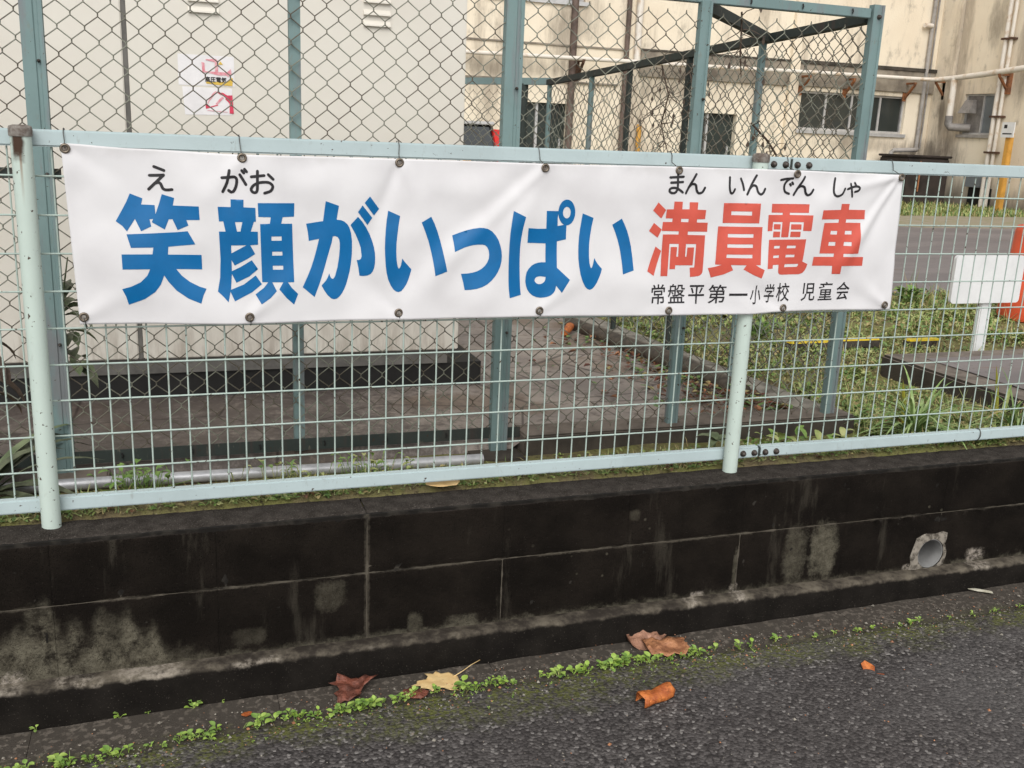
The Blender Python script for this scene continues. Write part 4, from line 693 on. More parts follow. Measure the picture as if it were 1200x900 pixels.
('k','22543,9349 22534,9285 22462,9294 22471,9359/22534,9285 22522,9197 22451,9205 22462,9294/22522,9197 22514,9117 22442,9123 22451,9205/22514,9117 22510,9053 22438,9056 22442,9123/22510,9053 22509,9000 22437,8996 22438,9056/22509,9000 22514,8957 22444,8941 22437,8996/22514,8957 22526,8922 22461,8891 22444,8941/22526,8922 22543,8896 22487,8850 22461,8891/22543,8896 22563,8877 22523,8817 22487,8850/22563,8877 22590,8864 22568,8796 22523,8817/22590,8864 22624,8858 22619,8786 22568,8796/22624,8858 22662,8859 22672,8788 22619,8786/22662,8859 22708,8870 22731,8802 22672,8788/22708,8870 22756,8890 22791,8827 22731,8802/22756,8890 22792,8915 22845,8866 22791,8827/22792,8915 22821,8962 22885,8929 22845,8866/22821,8962 22845,9022 22912,8996 22885,8929/22845,9022 22861,9066 22929,9041 22912,8996/22543,9354 22536,9375 22518,9389 22496,9389 22478,9375 22471,9354 22478,9333 22496,9320 22518,9320 22536,9333/22931,9054 22924,9075 22906,9088 22884,9088 22866,9075 22859,9054 22866,9033 22884,9019 22906,9019 22924,9033',''),
('k','22995,9077 23057,9098 23080,9030 23018,9009/23057,9098 23142,9127 23164,9059 23080,9030/23142,9127 23223,9150 23239,9080 23164,9059/23223,9150 23289,9162 23298,9091 23239,9080/23289,9162 23347,9167 23348,9095 23298,9091/23347,9167 23399,9163 23386,9093 23348,9095/23399,9163 23446,9148 23415,9083 23386,9093/23446,9148 23484,9122 23435,9070 23415,9083/23484,9122 23509,9084 23440,9065 23435,9070/23509,9084 23507,9038 23438,9059 23440,9065/23507,9038 23486,8999 23430,9044 23438,9059/23486,8999 23451,8968 23415,9030 23430,9044/23451,8968 23401,8948 23381,9017 23415,9030/23401,8948 23348,8936 23333,9007 23381,9017/23348,8936 23311,8929 23296,8999 23333,9007/23042,9043 23035,9064 23017,9077 22995,9077 22977,9064 22970,9043 22977,9022 22995,9009 23017,9009 23035,9022/23340,8964 23333,8985 23315,8998 23293,8998 23275,8985 23268,8964 23275,8943 23293,8930 23315,8930 23333,8943/23150,9214 23263,8830 23194,8809 23081,9193/23152,9203 23145,9225 23127,9238 23104,9238 23086,9225 23080,9203 23086,9182 23104,9169 23127,9169 23145,9182/23264,8820 23258,8841 23240,8854 23217,8854 23199,8841 23192,8820 23199,8798 23217,8785 23240,8785 23258,8798/23304,9252 23341,9195 23281,9155 23243,9213/23310,9233 23303,9254 23285,9267 23262,9267 23244,9254 23238,9233 23244,9211 23262,9198 23285,9198 23303,9211/23347,9175 23340,9196 23322,9209 23300,9209 23282,9196 23275,9175 23282,9154 23300,9141 23322,9141 23340,9154',''),
('k','16780,6151 16728,6151 16728,6054 16619,6050 16656,6065 16633,6105 16603,6146 16557,6124 16585,6083 16600,6054 16513,6054 16513,5910 16563,5910 16563,6003 16942,6003 16942,5910 16992,5910 16992,6054 16780,6054/16950,6126 16897,6146 16873,6105 16844,6062 16887,6043 16917,6080/16600,5969 16600,5827 16731,5827 16731,5785 16550,5785 16550,5596 16601,5596 16601,5733 16731,5733 16731,5568 16784,5568 16784,5733 16906,5733 16906,5651 16905,5647 16899,5645 16872,5645 16820,5646 16831,5618 16838,5594 16896,5594 16933,5601 16953,5618 16958,5649 16958,5785 16784,5785 16784,5827 16906,5827 16906,5969','16650,5923 16854,5923 16854,5872 16650,5872'),
('k','17297,6139 17246,6148 17237,6122 17229,6101 17161,6101 17161,5979 17161,5967 17107,5967 17107,5922 17158,5922 17143,5857 17101,5788 17120,5773 17137,5754 17188,5839 17205,5922 17323,5922 17323,5825 17322,5821 17318,5820 17300,5820 17259,5821 17268,5795 17274,5773 17321,5773 17350,5780 17363,5789 17365,5794 17370,5787 17379,5769 17448,5789 17506,5816 17569,5784 17646,5762 17658,5784 17678,5808 17604,5825 17552,5846 17594,5886 17630,5948 17600,5963 17591,5962 17392,5962 17392,5917 17437,5922 17406,5915 17436,5874 17464,5848 17420,5831 17370,5818 17371,5824 17371,6101 17279,6101/17589,6123 17423,6123 17423,6075 17414,6034 17367,5991 17385,5974 17400,5953 17457,6013 17470,6073 17470,6077 17541,6077 17541,6037 17550,5993 17589,5979 17611,5979 17634,5979 17651,5980 17669,5983 17667,6005 17665,6027 17646,6025 17633,6024 17613,6024 17595,6024 17591,6026 17589,6038/17280,6021 17251,6048 17219,6029 17248,5998 17269,5968 17302,5991/17276,5889 17246,5917 17214,5894 17245,5863 17266,5832 17298,5857/17181,5767 17181,5625 17110,5625 17110,5576 17669,5576 17669,5625 17597,5625 17597,5767','17208,6056 17323,6056 17323,5967 17208,5967 17208,5979/17462,5917 17557,5917 17538,5895 17508,5872 17480,5896/17233,5719 17301,5719 17301,5625 17233,5625/17353,5719 17422,5719 17422,5625 17353,5625/17473,5719 17543,5719 17543,5625 17473,5625'),
('k','18299,6114 17825,6114 17825,6054 18034,6054 18034,5836 17794,5836 17794,5777 18034,5777 18034,5547 18089,5547 18089,5777 18332,5777 18332,5836 18089,5836 18089,6054 18299,6054/18266,6021 18210,6038 18179,5953 18142,5873 18189,5856 18228,5932/17948,5953 17913,6035 17864,6019 17898,5934 17922,5858 17973,5877',''),
('k','19000,5945 18521,5945 18521,5896 18728,5896 18728,5849 18545,5849 18534,5775 18519,5704 18691,5708 18597,5641 18478,5587 18500,5566 18516,5544 18636,5604 18728,5681 18728,5546 18785,5546 18785,5704 18959,5704 18950,5649 18939,5625 18932,5622 18919,5621 18891,5621 18839,5625 18851,5597 18856,5573 18907,5571 18941,5572 18966,5576 18985,5589 19006,5633 19020,5729 19021,5741 19022,5753 18785,5753 18785,5800 19000,5800/18628,6108 18574,6121 18528,6034 18463,5963 18490,5949 18512,5935 18551,5976 18582,6019 18611,6019 18629,5984 18643,5944 18695,5962 18683,5994 18671,6019 18770,6019 18770,6064 18609,6064 18616,6080/18875,6108 18820,6121 18784,6037 18730,5968 18757,5954 18781,5939 18812,5979 18838,6019 18876,6019 18903,5983 18926,5943 18976,5964 18958,5997 18940,6019 19050,6019 19050,6064 18859,6064 18866,6080','18785,5896 18943,5896 18943,5849 18785,5849/18586,5753 18594,5800 18728,5800 18728,5753'),
('k','19782,5849 19162,5849 19162,5778 19782,5778',''),
('k','20082,6096 20044,6096 20044,5588 20042,5578 20036,5575 20012,5575 19968,5576 19976,5544 19982,5517 20030,5518 20060,5526 20077,5546 20082,5587/19983,5939 19944,5949 19920,5809 19876,5682 19893,5668 19909,5652 19954,5786/20218,5806 20170,5954 20136,5934 20183,5782 20212,5641 20249,5666',''),
('k','20567,6091 20546,6144 20515,6124 20534,6072 20544,6033 20468,6030 20483,6038 20466,6085 20443,6132 20413,6110 20434,6065 20446,6033 20385,6033 20385,5900 20419,5900 20419,5981 20681,5981 20681,5900 20716,5900 20716,6033 20656,6033 20671,6066 20692,6114 20657,6134 20638,6080 20617,6033 20560,6029 20581,6038/20663,5901 20640,5929 20632,5926 20442,5926 20442,5875 20598,5879 20567,5854 20531,5828 20531,5785 20377,5785 20377,5731 20531,5731 20531,5618 20529,5612 20524,5609 20500,5609 20455,5610 20465,5581 20471,5555 20517,5556 20545,5564 20561,5581 20566,5616 20566,5731 20723,5731 20723,5785 20566,5785 20566,5802 20616,5844',''),
('k','20933,6158 20891,6158 20891,6028 20827,6028 20827,5976 20883,5976 20854,5854 20810,5747 20822,5723 20834,5693 20870,5783 20894,5883 20891,5586 20933,5586 20930,5892 20946,5842 20964,5792 20992,5835 20963,5898 20933,5957 20933,5976 20988,5976 20988,6028 20933,6028/21232,5947 21180,6015 21148,5984 21200,5915 21238,5846 21272,5880/21102,5988 21061,6011 21024,5940 20975,5876 20992,5860 21007,5842 21058,5910/21215,5889 21172,5903 21150,5830 21125,5775 21096,5829 21070,5900 21030,5887 21061,5800 21097,5732 21044,5675 20971,5626 20987,5605 21000,5584 21072,5633 21125,5690 21180,5633 21251,5588 21265,5613 21282,5637 21209,5679 21155,5733 21189,5801/21141,6121 21115,6163 21076,6142 21102,6099 21115,6068 20993,6068 20993,6016 21271,6016 21271,6068 21128,6064 21160,6079',''),
('k','21925,6136 21925,5811 22203,5811 22203,6136/21850,6147 21801,6147 21801,5803 21850,5803/22090,5804 22040,5804 22040,5656 22054,5602 22107,5587 22148,5587 22189,5587 22238,5612 22254,5711 22231,5719 22208,5734 22201,5655 22184,5642 22147,5642 22112,5642 22094,5645 22090,5658/21951,5803 21898,5803 21861,5694 21741,5629 21757,5606 21769,5580 21905,5662','21973,6086 22153,6086 22153,5999 21973,5999/21973,5951 22153,5951 22153,5863 21973,5863'),
('k','22687,6139 22670,6168 22620,6154 22634,6129 22641,6115 22431,6115 22431,6066 22553,6070 22513,6063 22531,6031 22539,6010 22392,6010 22392,5960 22588,6000 22599,6004 22584,6041 22569,6066 22757,6066 22893,6066 22893,6115 22699,6115/22457,5937 22457,5743 22634,5743 22634,5712 22433,5712 22433,5666 22634,5666 22634,5633 22390,5633 22390,5585 22932,5585 22932,5633 22687,5633 22687,5666 22889,5666 22889,5712 22687,5712 22687,5743 22866,5743 22866,5937','22508,5896 22634,5896 22634,5861 22508,5861/22687,5896 22814,5896 22814,5861 22687,5861/22508,5821 22634,5821 22634,5785 22508,5785/22687,5821 22814,5821 22814,5785 22687,5785'),
('k','23566,5846 23113,5846 23113,5791 23261,5791 23215,5725 23177,5680 23156,5658 23134,5646 23144,5617 23151,5591 23223,5604 23486,5630 23502,5605 23517,5576 23561,5607 23506,5692 23433,5778 23391,5752 23427,5711 23451,5680 23220,5656 23275,5718 23327,5791 23566,5791/23385,6135 23339,6158 23235,6038 23085,5940 23105,5917 23120,5893 23169,5921 23207,5946 23207,5912 23471,5912 23471,5965 23222,5962 23286,6012 23339,6070 23393,6014 23464,5956 23509,5926 23559,5900 23574,5925 23593,5949 23462,6023 23368,6109','')]
STICK={'高':'182,642 182,384 825,384 825,642/314,530 690,530 690,496 314,496/560,798 530,875 405,846 431,764 30,764 30,641 965,641 965,764 572,764/67,385 67,-107 196,-107 196,265 801,265 801,3 804,10 809,12 774,12 665,13 699,-53 715,-100 818,-98 880,-89 922,-57 933,-2 933,385/252,263 252,-49 380,-49 380,0 734,0 734,263/380,150 609,150 609,113 380,113','圧':'107,802 107,484 92,226 0,-52 55,-81 116,-122 219,195 239,483 239,672 965,672 965,802/633,676 500,676 500,451 236,451 236,323 500,323 500,55 168,55 168,-73 983,-73 983,55 633,55 633,323 916,323 916,451 633,451','電':'893,825 105,825 105,710 431,710 431,706 47,706 47,453 172,453 172,594 431,594 431,364 562,364 562,594 826,594 826,453 953,453 953,706 562,706 562,710 893,710/437,596 168,596 168,492 437,492/830,596 558,596 558,492 830,492/437,494 148,494 148,389 437,389/855,494 558,494 558,389 855,389/134,387 134,-19 263,-19 263,32 428,32 428,25 466,-76 598,-100 717,-100 838,-100 952,-62 996,101 938,118 875,148 855,30 823,17 713,17 606,17 563,22 558,35 558,32 870,32 870,387/263,275 428,275 428,263 263,263/558,275 739,275 739,263 558,263/263,156 428,156 428,144 263,144/558,156 739,156 739,144 558,144','気':'368,845 237,874 143,659 -3,486 57,445 109,404 216,527 284,640 954,640 954,762 339,762 342,769/859,619 223,619 223,499 859,499/814,476 108,476 108,354 687,354 719,35 869,-116 962,-59 988,103 950,132 880,196 871,40 877,52 832,131/637,356 510,398 447,299 401,243 324,292 211,358 113,271 241,195 305,152 201,73 16,-23 74,-78 113,-123 287,-23 411,75 492,10 586,-82 686,11 585,108 505,170 557,233'}
S1 = flat('warning_sticker', [(.376,1.152),(.577,1.154),(.576,1.262),(.376,1.262)], CY-.0012, M['paper'])
S1.location = (0,0,0); tag(S1, 'weathered white sticker with faded pink print and yellow strip, upper of two on cabinet', 'sticker')
S2 = flat('warning_sticker', [(.395,1.046),(.563,1.050),(.567,1.147),(.388,1.147)], CY-.0012, M['paper'])
tag(S2, 'weathered white sticker with red torn print, lower of two on cabinet', 'sticker')
def pr(parent, pts, mat, k=0):
    o = flat('print', pts, CY-.0026-.0004*k, M[mat]); o.parent = parent
def SP(x, y):      # sticker picture coordinates (tenths of the sticker grid) -> cabinet face
    return (.376+(x-80)*.000308, 1.262-(y-85)*.000305)
def prs(parent, l, mat, k=0): pr(parent, [SP(*p) for p in l], mat, k)
prs(S1, [(350,165),(385,175),(390,270),(640,275),(640,310),(540,312),(400,285),(360,290)], 'st_pink')
prs(S1, [(400,130),(520,122),(545,150),(540,270),(505,268),(505,160),(400,140)], 'st_pink', 1)
prs(S1, [(640,275),(690,230),(700,290),(650,330)], 'st_pink', 1)
prs(S1, [(545,185),(570,145),(600,185)], 'st_yel', 1)
prs(S1, [(395,395),(640,385),(690,330),(712,340),(705,430),(560,428),(400,415)], 'st_yel')
prs(S2, [(380,655),(425,690),(520,660),(530,670),(385,715)], 'st_red')
prs(S2, [(520,515),(590,515),(640,545),(700,540),(712,760),(662,760),(665,640),(615,590),(625,560),(560,540)], 'st_red')
prs(S2, [(460,540),(500,500),(520,505),(430,620),(410,660),(405,640)], 'st_pink')
prs(S2, [(540,600),(580,560),(600,575),(520,660),(500,650)], 'st_pink')
prs(S2, [(400,730),(640,742),(640,748),(400,736)], 'st_pink', 1)
for i, ch in enumerate('高圧電気'):
    loops = [[tuple(float(a)/1000 for a in p.split(',')) for p in l.split()] for l in STICK[ch].split('/')]
    ar = [sum(l[k-1][0]*l[k][1]-l[k][0]*l[k-1][1] for k in range(len(l))) for l in loops]
    V2, T2 = cdt([l for l, a in zip(loops, ar) if a > 0], [l for l, a in zip(loops, ar) if a < 0])
    mb = MB(); mb.v = [(.470+i*.0195+p[0]*.019, CY-.0034, 1.169+p[1]*.0205) for p in V2]; mb.f = T2; mb.m = [0]*len(T2)
    mb.build('letter', M['ink_k']).parent = S1
# ================================================================= BANNER
def y0(x): return .010-.043*ss(.7, 1.95, x)+.012*ss(2.05, 2.5, x)
EX = [.092, .499, .902, 1.305, 1.713, 2.111, 2.504]
FOLDS = [(1.306,.941,1.12,.52,.05,.006),(.30,.96,.52,.66,.06,.006),(1.95,.955,1.80,.56,.06,-.005),(.62,.95,.74,.56,.07,-.006),(1.50,.95,1.58,.6,.05,.005),(2.30,.95,2.12,.72,.05,.006),(1.306,.941,.93,.57,.030,.0075),(1.306,.941,1.02,.70,.05,-.006),(.902,.943,.79,.66,.028,-.005),(.902,.943,.99,.78,.03,.005),(2.501,.946,2.30,.66,.022,.012),(2.501,.946,2.36,.74,.03,-.010),(2.501,.946,2.28,.90,.02,.006),
  (1.713,.943,1.86,.74,.03,-.004),(.499,.941,.38,.80,.03,.004),(.092,.958,.26,.84,.03,-.0045),(1.311,.54,1.46,.66,.03,.004),(2.11,.536,1.93,.63,.03,-.005),(.508,.535,.66,.66,.03,.005),(.905,.54,.80,.64,.03,-.004),(1.713,.537,1.60,.64,.03,.004),(2.498,.54,2.38,.62,.025,.006),(.109,.543,.24,.62,.03,.004),(2.111,.947,2.22,.84,.025,.004)]
def by(x, z):
    y = y0(x)
    y += .0095*noise.noise((x*4.2, z*5.0, 2.2)) + .004*noise.noise((x*9+z*6, z*8-x*5, 4.4)) + .0018*noise.noise((x*13, z*13, 7))
    for x0_, z0_, x1_, z1_, wd, am in FOLDS:
        dx, dz = x1_-x0_, z1_-z0_; L2 = dx*dx+dz*dz; t_ = ((x-x0_)*dx+(z-z0_)*dz)/L2
        if t_ < -.3 or t_ > 1.4: continue
        dd = abs((x-x0_)*dz-(z-z0_)*dx)/math.sqrt(L2); wv = wd*(.45+.9*max(t_, 0))
        y -= am*math.exp(-(dd/wv)**2)*ss(-.12, .12, t_)*(1-ss(.6, 1.35, t_))
    e = min(abs(x-a) for a in EX)
    top = ss(.86, .95, z); bot = ss(.60, .53, z)
    y -= .006*math.cos(math.pi*min(e/.2, 1))*top*.6 - .003*top
    y -= .004*math.cos(math.pi*min(e/.2, 1))*bot*.5
    return y
EDT = [(.083,.962),(.252,.955),(.499,.949),(.902,.951),(1.303,.951),(1.712,.955),(2.111,.956),(2.329,.953),(2.513,.952)]
EDB = [(.099,.524),(.507,.516),(.906,.519),(1.312,.522),(1.714,.522),(1.983,.520),(2.111,.527),(2.525,.523)]
def ip(l, x):
    for (a, ya), (b_, yb) in zip(l, l[1:]):
        if x <= b_ or (b_, yb) == l[-1]: return ya+(yb-ya)*ss(a, b_, x)
BN = tag(empty('banner', (1.3, 0, .52)), 'long white vinyl banner with blue and red Japanese lettering tied to the mesh fence', 'banner')
nx, nz = 460, 84; mb = MB()
for j in range(nz+1):
    for i in range(nx+1):
        u = i/nx; v_ = j/nz
        x = (.099+(2.525-.099)*u)*(1-v_) + (.083+(2.514-.083)*u)*v_
        zb_, zt_ = ip(EDB, x), ip(EDT, x); z = zb_+(zt_-zb_)*v_
        mb.v.append((x, by(x, z), z))
n = nx+1; mb.f = [(j*n+i, j*n+i+1, (j+1)*n+i+1, (j+1)*n+i) for j in range(nz) for i in range(nx)]; mb.m = [0]*len(mb.f)
cl = child(mb.build('cloth', M['vinyl'], None, True), BN)
so = cl.modifiers.new('thickness', 'SOLIDIFY'); so.thickness = .0008; so.offset = -1
for ci, (ink, ps, hs) in enumerate(GLYPHS):
    dec = lambda s_: [[tuple(int(a)/10000 for a in p.split(',')) for p in l.split()] for l in s_.split('/')] if s_ else []
    def sub(l):
        o_ = []
        for p, q_ in zip(l, l[1:]+l[:1]):
            k = max(1, int(math.dist(p, q_)/.008)); o_ += [(p[0]+(q_[0]-p[0])*i/k, p[1]+(q_[1]-p[1])*i/k) for i in range(k)]
        return o_
    P_, H_ = [sub(l) for l in dec(ps)], [sub(l) for l in dec(hs)]; al = [p for l in P_ for p in l]
    a0, a1 = min(p[0] for p in al), max(p[0] for p in al); c0, c1 = min(p[1] for p in al), max(p[1] for p in al)
    st = .007
    ex = [(a0+.0013+st*i, c0+.0017+st*j) for i in range(int((a1-a0)/st)+1) for j in range(int((c1-c0)/st)+1)]
    V2, T2 = cdt(P_, H_, ex)
    mb = MB(); mb.v = [(x, by(x, z)-.0009, z) for x, z in V2]
    for t_ in T2:
        a, b_, c_ = [V2[i] for i in t_]; s_ = (b_[0]-a[0])*(c_[1]-a[1])-(b_[1]-a[1])*(c_[0]-a[0]); mb.f.append(t_ if s_ > 0 else t_[::-1])
    mb.m = [0]*len(mb.f)
    child(mb.build('letter', M['ink_'+ink], None, True), BN)
EYT = [(.092,.950),(.499,.941),(.902,.941),(1.305,.940),(1.713,.945),(2.111,.945),(2.504,.944)]
EYB = [(.109,.543),(.508,.535),(.905,.538),(1.311,.540),(1.713,.537),(2.110,.538),(2.498,.540)]
gm = None
for (x, z) in EYT+EYB:
    if gm is None:
        mb = MB(); N = 20; K = 8
        mb.v = [((.0088+.0034*math.cos(q_))*math.cos(p_), -.0026*math.sin(q_), (.0088+.0034*math.cos(q_))*math.sin(p_)) for p_ in [2*math.pi*i/N for i in range(N)] for q_ in [2*math.pi*i/K for i in range(K)]]
        mb.f = [(i*K+j, i*K+(j+1) % K, ((i+1) % N)*K+(j+1) % K, ((i+1) % N)*K+j) for i in range(N) for j in range(K)]
        c_ = len(mb.v); mb.v += [(.0055*math.cos(2*math.pi*i/12), -.0011, .0055*math.sin(2*math.pi*i/12)) for i in range(12)]; mb.f.append(tuple(range(c_+11, c_-1, -1))); mb.m = [0]*(len(mb.f)-1)+[1]
        o = gm = mb.build('grommet', [M['grommet'], M['cap']], None, True)
    else: o = obj('grommet', gm.data)
    o.location = (x, by(x, z)-.0018, z); child(o, BN)
for (x, z) in EYT:          # wire over the top rail
    y = by(x, z); j = random.uniform(-.006, .006)
    pts = [(x, y+.004, z), (x, y-.006, z+.003), (x+j*.4, RY0-.006, z+.02), (x+j, RY0-.004, .985), (x+j, .03, .9965), (x+j, .05, .9955), (x+j*.5, .057, .97), (x, .05, .945), (x, .035, .935)]
    child(MB().tube(pts, .0013, 5).build('tie_wire', M['tie'], None, True), BN)
for (x, z) in EYB:
    y = by(x, z); child(MB().tube([(x, y+.004, z), (x, y-.006, z-.002), (x+.003, y-.003, z-.014), (x+.004, .025, .509), (x+.004, .041, .512), (x+.002, .03, .522)], .0012, 5).build('tie_wire', M['tie'], None, True), BN)
# ================================================================= YARD THINGS
tag(MB().tube([(-.9, .452, -.048), (.2, .447, -.050), (1.30, .435, -.056)], .0185, 16).build('conduit', M['galv'], None, True), 'galvanised steel conduit lying on the ground behind the mesh fence', 'pipe')
# white sign on a post
SG = tag(empty('sign', (4.565, 1.6, -.1)), 'blank white sign board on a short white post in the grass', 'sign')
mb = MB(); w_, h_ = .236, .13; r_ = .02; pts = []
for cx, cz, a0 in ((w_-r_, h_-r_, 0), (-w_+r_, h_-r_, 90), (-w_+r_, -h_+r_, 180), (w_-r_, -h_+r_, 270)):
    pts += [(cx+r_*math.cos(math.radians(a0+k*22.5)), cz+r_*math.sin(math.radians(a0+k*22.5))) for k in range(5)]
n = len(pts); mb.add([(x, 0, z) for x, z in pts]+[(x, .02, z) for x, z in pts], [tuple(range(n)), tuple(range(2*n-1, n-1, -1))]+[(i, n+i, n+(i+1) % n, (i+1) % n) for i in range(n)])
o = mb.build('board', M['sign_white'], SG); o.location = (-.04, -.02, .463)
o = MB().box((-.038,.002,0), (.038,.04,.53)).build('post', M['sign_white'], SG, bevel=.006)
# traffic drum
CN = tag(empty('traffic_drum', (6.185, 2.8, -.12)), 'orange-red plastic traffic drum behind the white sign at the right edge', 'traffic drum')
MB().lathe([(.215,.0),(.222,.02),(.205,.30),(.200,.31),(.186,.62),(.175,.66),(.10,.68),(.02,.69)], (0,0,0), 32).build('body', M['cone_red'], CN, True)
# yellow edging bar
yb = MB()
for a, b_, z in ((3.62,3.93,-.062),(3.93,4.20,-.058),(4.44,4.62,-.072)): pass
YB = tag(empty('edging_bar', (4.1, 2.0, -.1)), 'weathered yellow edging bar half buried in the grass', 'edging bar')
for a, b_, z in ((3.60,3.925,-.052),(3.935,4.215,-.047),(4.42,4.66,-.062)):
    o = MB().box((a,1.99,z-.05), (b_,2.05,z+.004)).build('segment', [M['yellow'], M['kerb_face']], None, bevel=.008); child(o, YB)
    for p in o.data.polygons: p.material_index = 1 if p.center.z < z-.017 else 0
# raised concrete platform
PT = tag(empty('platform', (5, 1, -.1)), 'low raised concrete slab with a gritty brown top at the right', 'concrete slab')
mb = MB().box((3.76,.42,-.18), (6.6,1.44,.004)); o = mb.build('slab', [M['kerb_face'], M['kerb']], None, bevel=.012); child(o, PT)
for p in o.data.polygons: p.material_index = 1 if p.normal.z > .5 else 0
o = child(grid('gritty_top', list(np.arange(3.92, 6.5, .06)), list(np.arange(.55, 1.33, .05)), lambda x, y: .008+.004*noise.noise((x*30, y*30, 1)), M['drive']), PT)
# dark log and stick inside the enclosure corner
tag(MB().tube([(2.66,.98,-.035),(2.645,1.5,-.03),(2.60,2.1,-.045),(2.56,2.75,-.06)], [.045,.05,.045,.04], 12).build('log', M['bark'], None, True), 'dark weathered log lying along the receding chain-link fence', 'log')
tag(MB().tube([(2.40,2.42,-.05),(2.47,2.52,-.035),(2.52,2.60,-.045)], [.02,.026,.014], 8).build('bark_piece', M['dry_orange'], None, True), 'orange-brown piece of bark beside the dark log', 'bark')
# ================================================================= SCHOOL BUILDING
YA, XB = 16.3, 16.9
BL = tag(empty('school_building', (10, YA+2, -.15)), 'stained cream stucco school building with white pipes along its wall', 'building')
def wallA(name, outer, holes, y, mat, depth=.25):
    V2, T2 = cdt([outer], holes); mb = MB(); mb.v = [(x, y, z) for x, z in V2]
    for t_ in T2:
        a, b_, c_ = [V2[i] for i in t_]; s_ = (b_[0]-a[0])*(c_[1]-a[1])-(b_[1]-a[1])*(c_[0]-a[0]); mb.f.append(t_ if s_ > 0 else t_[::-1])
    mb.m = [0]*len(mb.f)
    for l in [outer]+holes:
        n = len(l); mb.add([(x, y, z) for x, z in l]+[(x, y+depth, z) for x, z in l], [(i, n+i, n+(i+1) % n, (i+1) % n) for i in range(n)])
    return mb
def rect(x0, z0, x1, z1): return [(x0,z0),(x1,z0),(x1,z1),(x0,z1)]
H1 = rect(7.02,-.2,7.95,1.63); H2 = rect(10.98,-.2,11.82,1.60); W1 = rect(13.36,1.36,16.14,2.17)
W2s = [rect(6.2+2.6*k, 3.55, 8.2+2.6*k, 5.1) for k in range(-4, 1)]
child(wallA('wall', rect(-14,-.4,12.98,6.8), [H1, H2]+W2s, YA, M['stucco']).build('wall', M['stucco']), BL)
child(wallA('wall', rect(13.20,-.4,16.9,6.8), [W1], YA, M['stucco']).build('wall', M['stucco']), BL)
child(bx('pilaster', (12.98,YA-.10,-.4), (13.20,YA+.25,6.8), M['stucco'], bevel=.01), BL)
wB = wallA('wall', rect(-15.72,-.4,-8.0,6.8), [rect(-15.36,1.40,-14.40,2.25)], 0, M['stucco'])
wB.v = [(XB+b_, -a, c_) for a, b_, c_ in wB.v]; wB.f = [f[::-1] for f in wB.f]; wB.f = [f for f in wB.f]
child(wB.build('wall', M['stucco']), BL)
child(bx('corner_pier', (XB-.09,15.73,-.4), (XB+.25,YA,6.8), M['stucco'], bevel=.01), BL)
child(bx('back_volume', (-14,YA+.26,-.4), (XB+.2,YA+7,6.9), M['stucco']), BL); child(bx('back_volume', (XB+.26,8,-.4), (XB+8,YA+.2,6.9), M['stucco']), BL)
child(bx('roof_slab', (-14.3,YA-.35,6.9), (XB+8,YA+7,7.1), M['beam']), BL); child(bx('roof_slab', (XB-.35,7.7,6.905), (XB+8,YA-.36,7.105), M['beam']), BL)
# ledges and stained beams
child(bx('string_course', (5.0,YA-.03,2.715), (9.10,YA,2.745), M['beam']), BL)
child(bx('string_course', (5.0,YA-.05,2.03), (9.0,YA,2.06), M['beam']), BL)
child(bx('beam', (9.45,YA-.06,2.24), (12.97,YA,2.74), M['beam'], bevel=.01), BL)
child(bx('beam', (13.21,YA-.06,2.26), (16.80,YA,2.72), M['beam'], bevel=.01), BL)
child(bx('soot_ledge', (13.21,YA-.09,2.72), (16.80,YA,2.79), M['beam_soot']), BL); child(bx('soot_ledge', (9.45,YA-.08,2.74), (12.97,YA,2.775), M['beam_soot']), BL)
# windows and doors
def window(x0, z0, x1, z1, mulls, glass, parent, y=YA, sill=True):
    fr = MB(); t_ = .045
    for a, b_ in (((x0,z0),(x1,z0+t_)), ((x0,z1-t_),(x1,z1)), ((x0,z0+t_),(x0+t_,z1-t_)), ((x1-t_,z0+t_),(x1,z1-t_))): fr.box((a[0],y+.07,a[1]), (b_[0],y+.13,b_[1]))
    win = fr.build('window', M['alu'])
    ed = [x0+t_]+list(mulls)+[x1-t_]
    for a, b_ in zip(ed, ed[1:]): bx('pane', (a+.02,y+.098,z0+t_), (b_-.02,y+.106,z1-t_), M[glass]).parent = win
    for mx in mulls: bx('mullion', (mx-.024,y+.075,z0+t_), (mx+.024,y+.12,z1-t_), M['alu']).parent = win
    if sill: bx('sill', (x0-.06,y-.05,z0-.075), (x1+.06,y+.10,z0-.002), M['alu']).parent = win
    bx('dark_interior', (x0,y+.2,z0), (x1,y+.24,z1), M['black']).parent = win
    child(win, parent); return win
window(13.36,1.36,16.14,2.17,(14.06,14.74,15.50),'glass',BL)
for r_ in W2s: window(r_[0][0], r_[0][1], r_[2][0], r_[2][1], ((r_[0][0]+r_[2][0])/2,), 'glass', BL)
for x0, x1, zt_, jx in ((7.02,7.95,1.63,7.30), (10.98,11.82,1.60,11.14)):
    dr = child(bx('door', (x0,YA+.14,-.2), (x1,YA+.19,zt_), M['door']), BL)
    o = bx('jamb', (jx,YA+.08,-.2), (jx+.05,YA+.139,zt_), M['alu']); o.parent = dr
    o = bx('handle', (x1-.12,YA+.10,.75), (x1-.09,YA+.139,.95), M['alu']); o.parent = dr
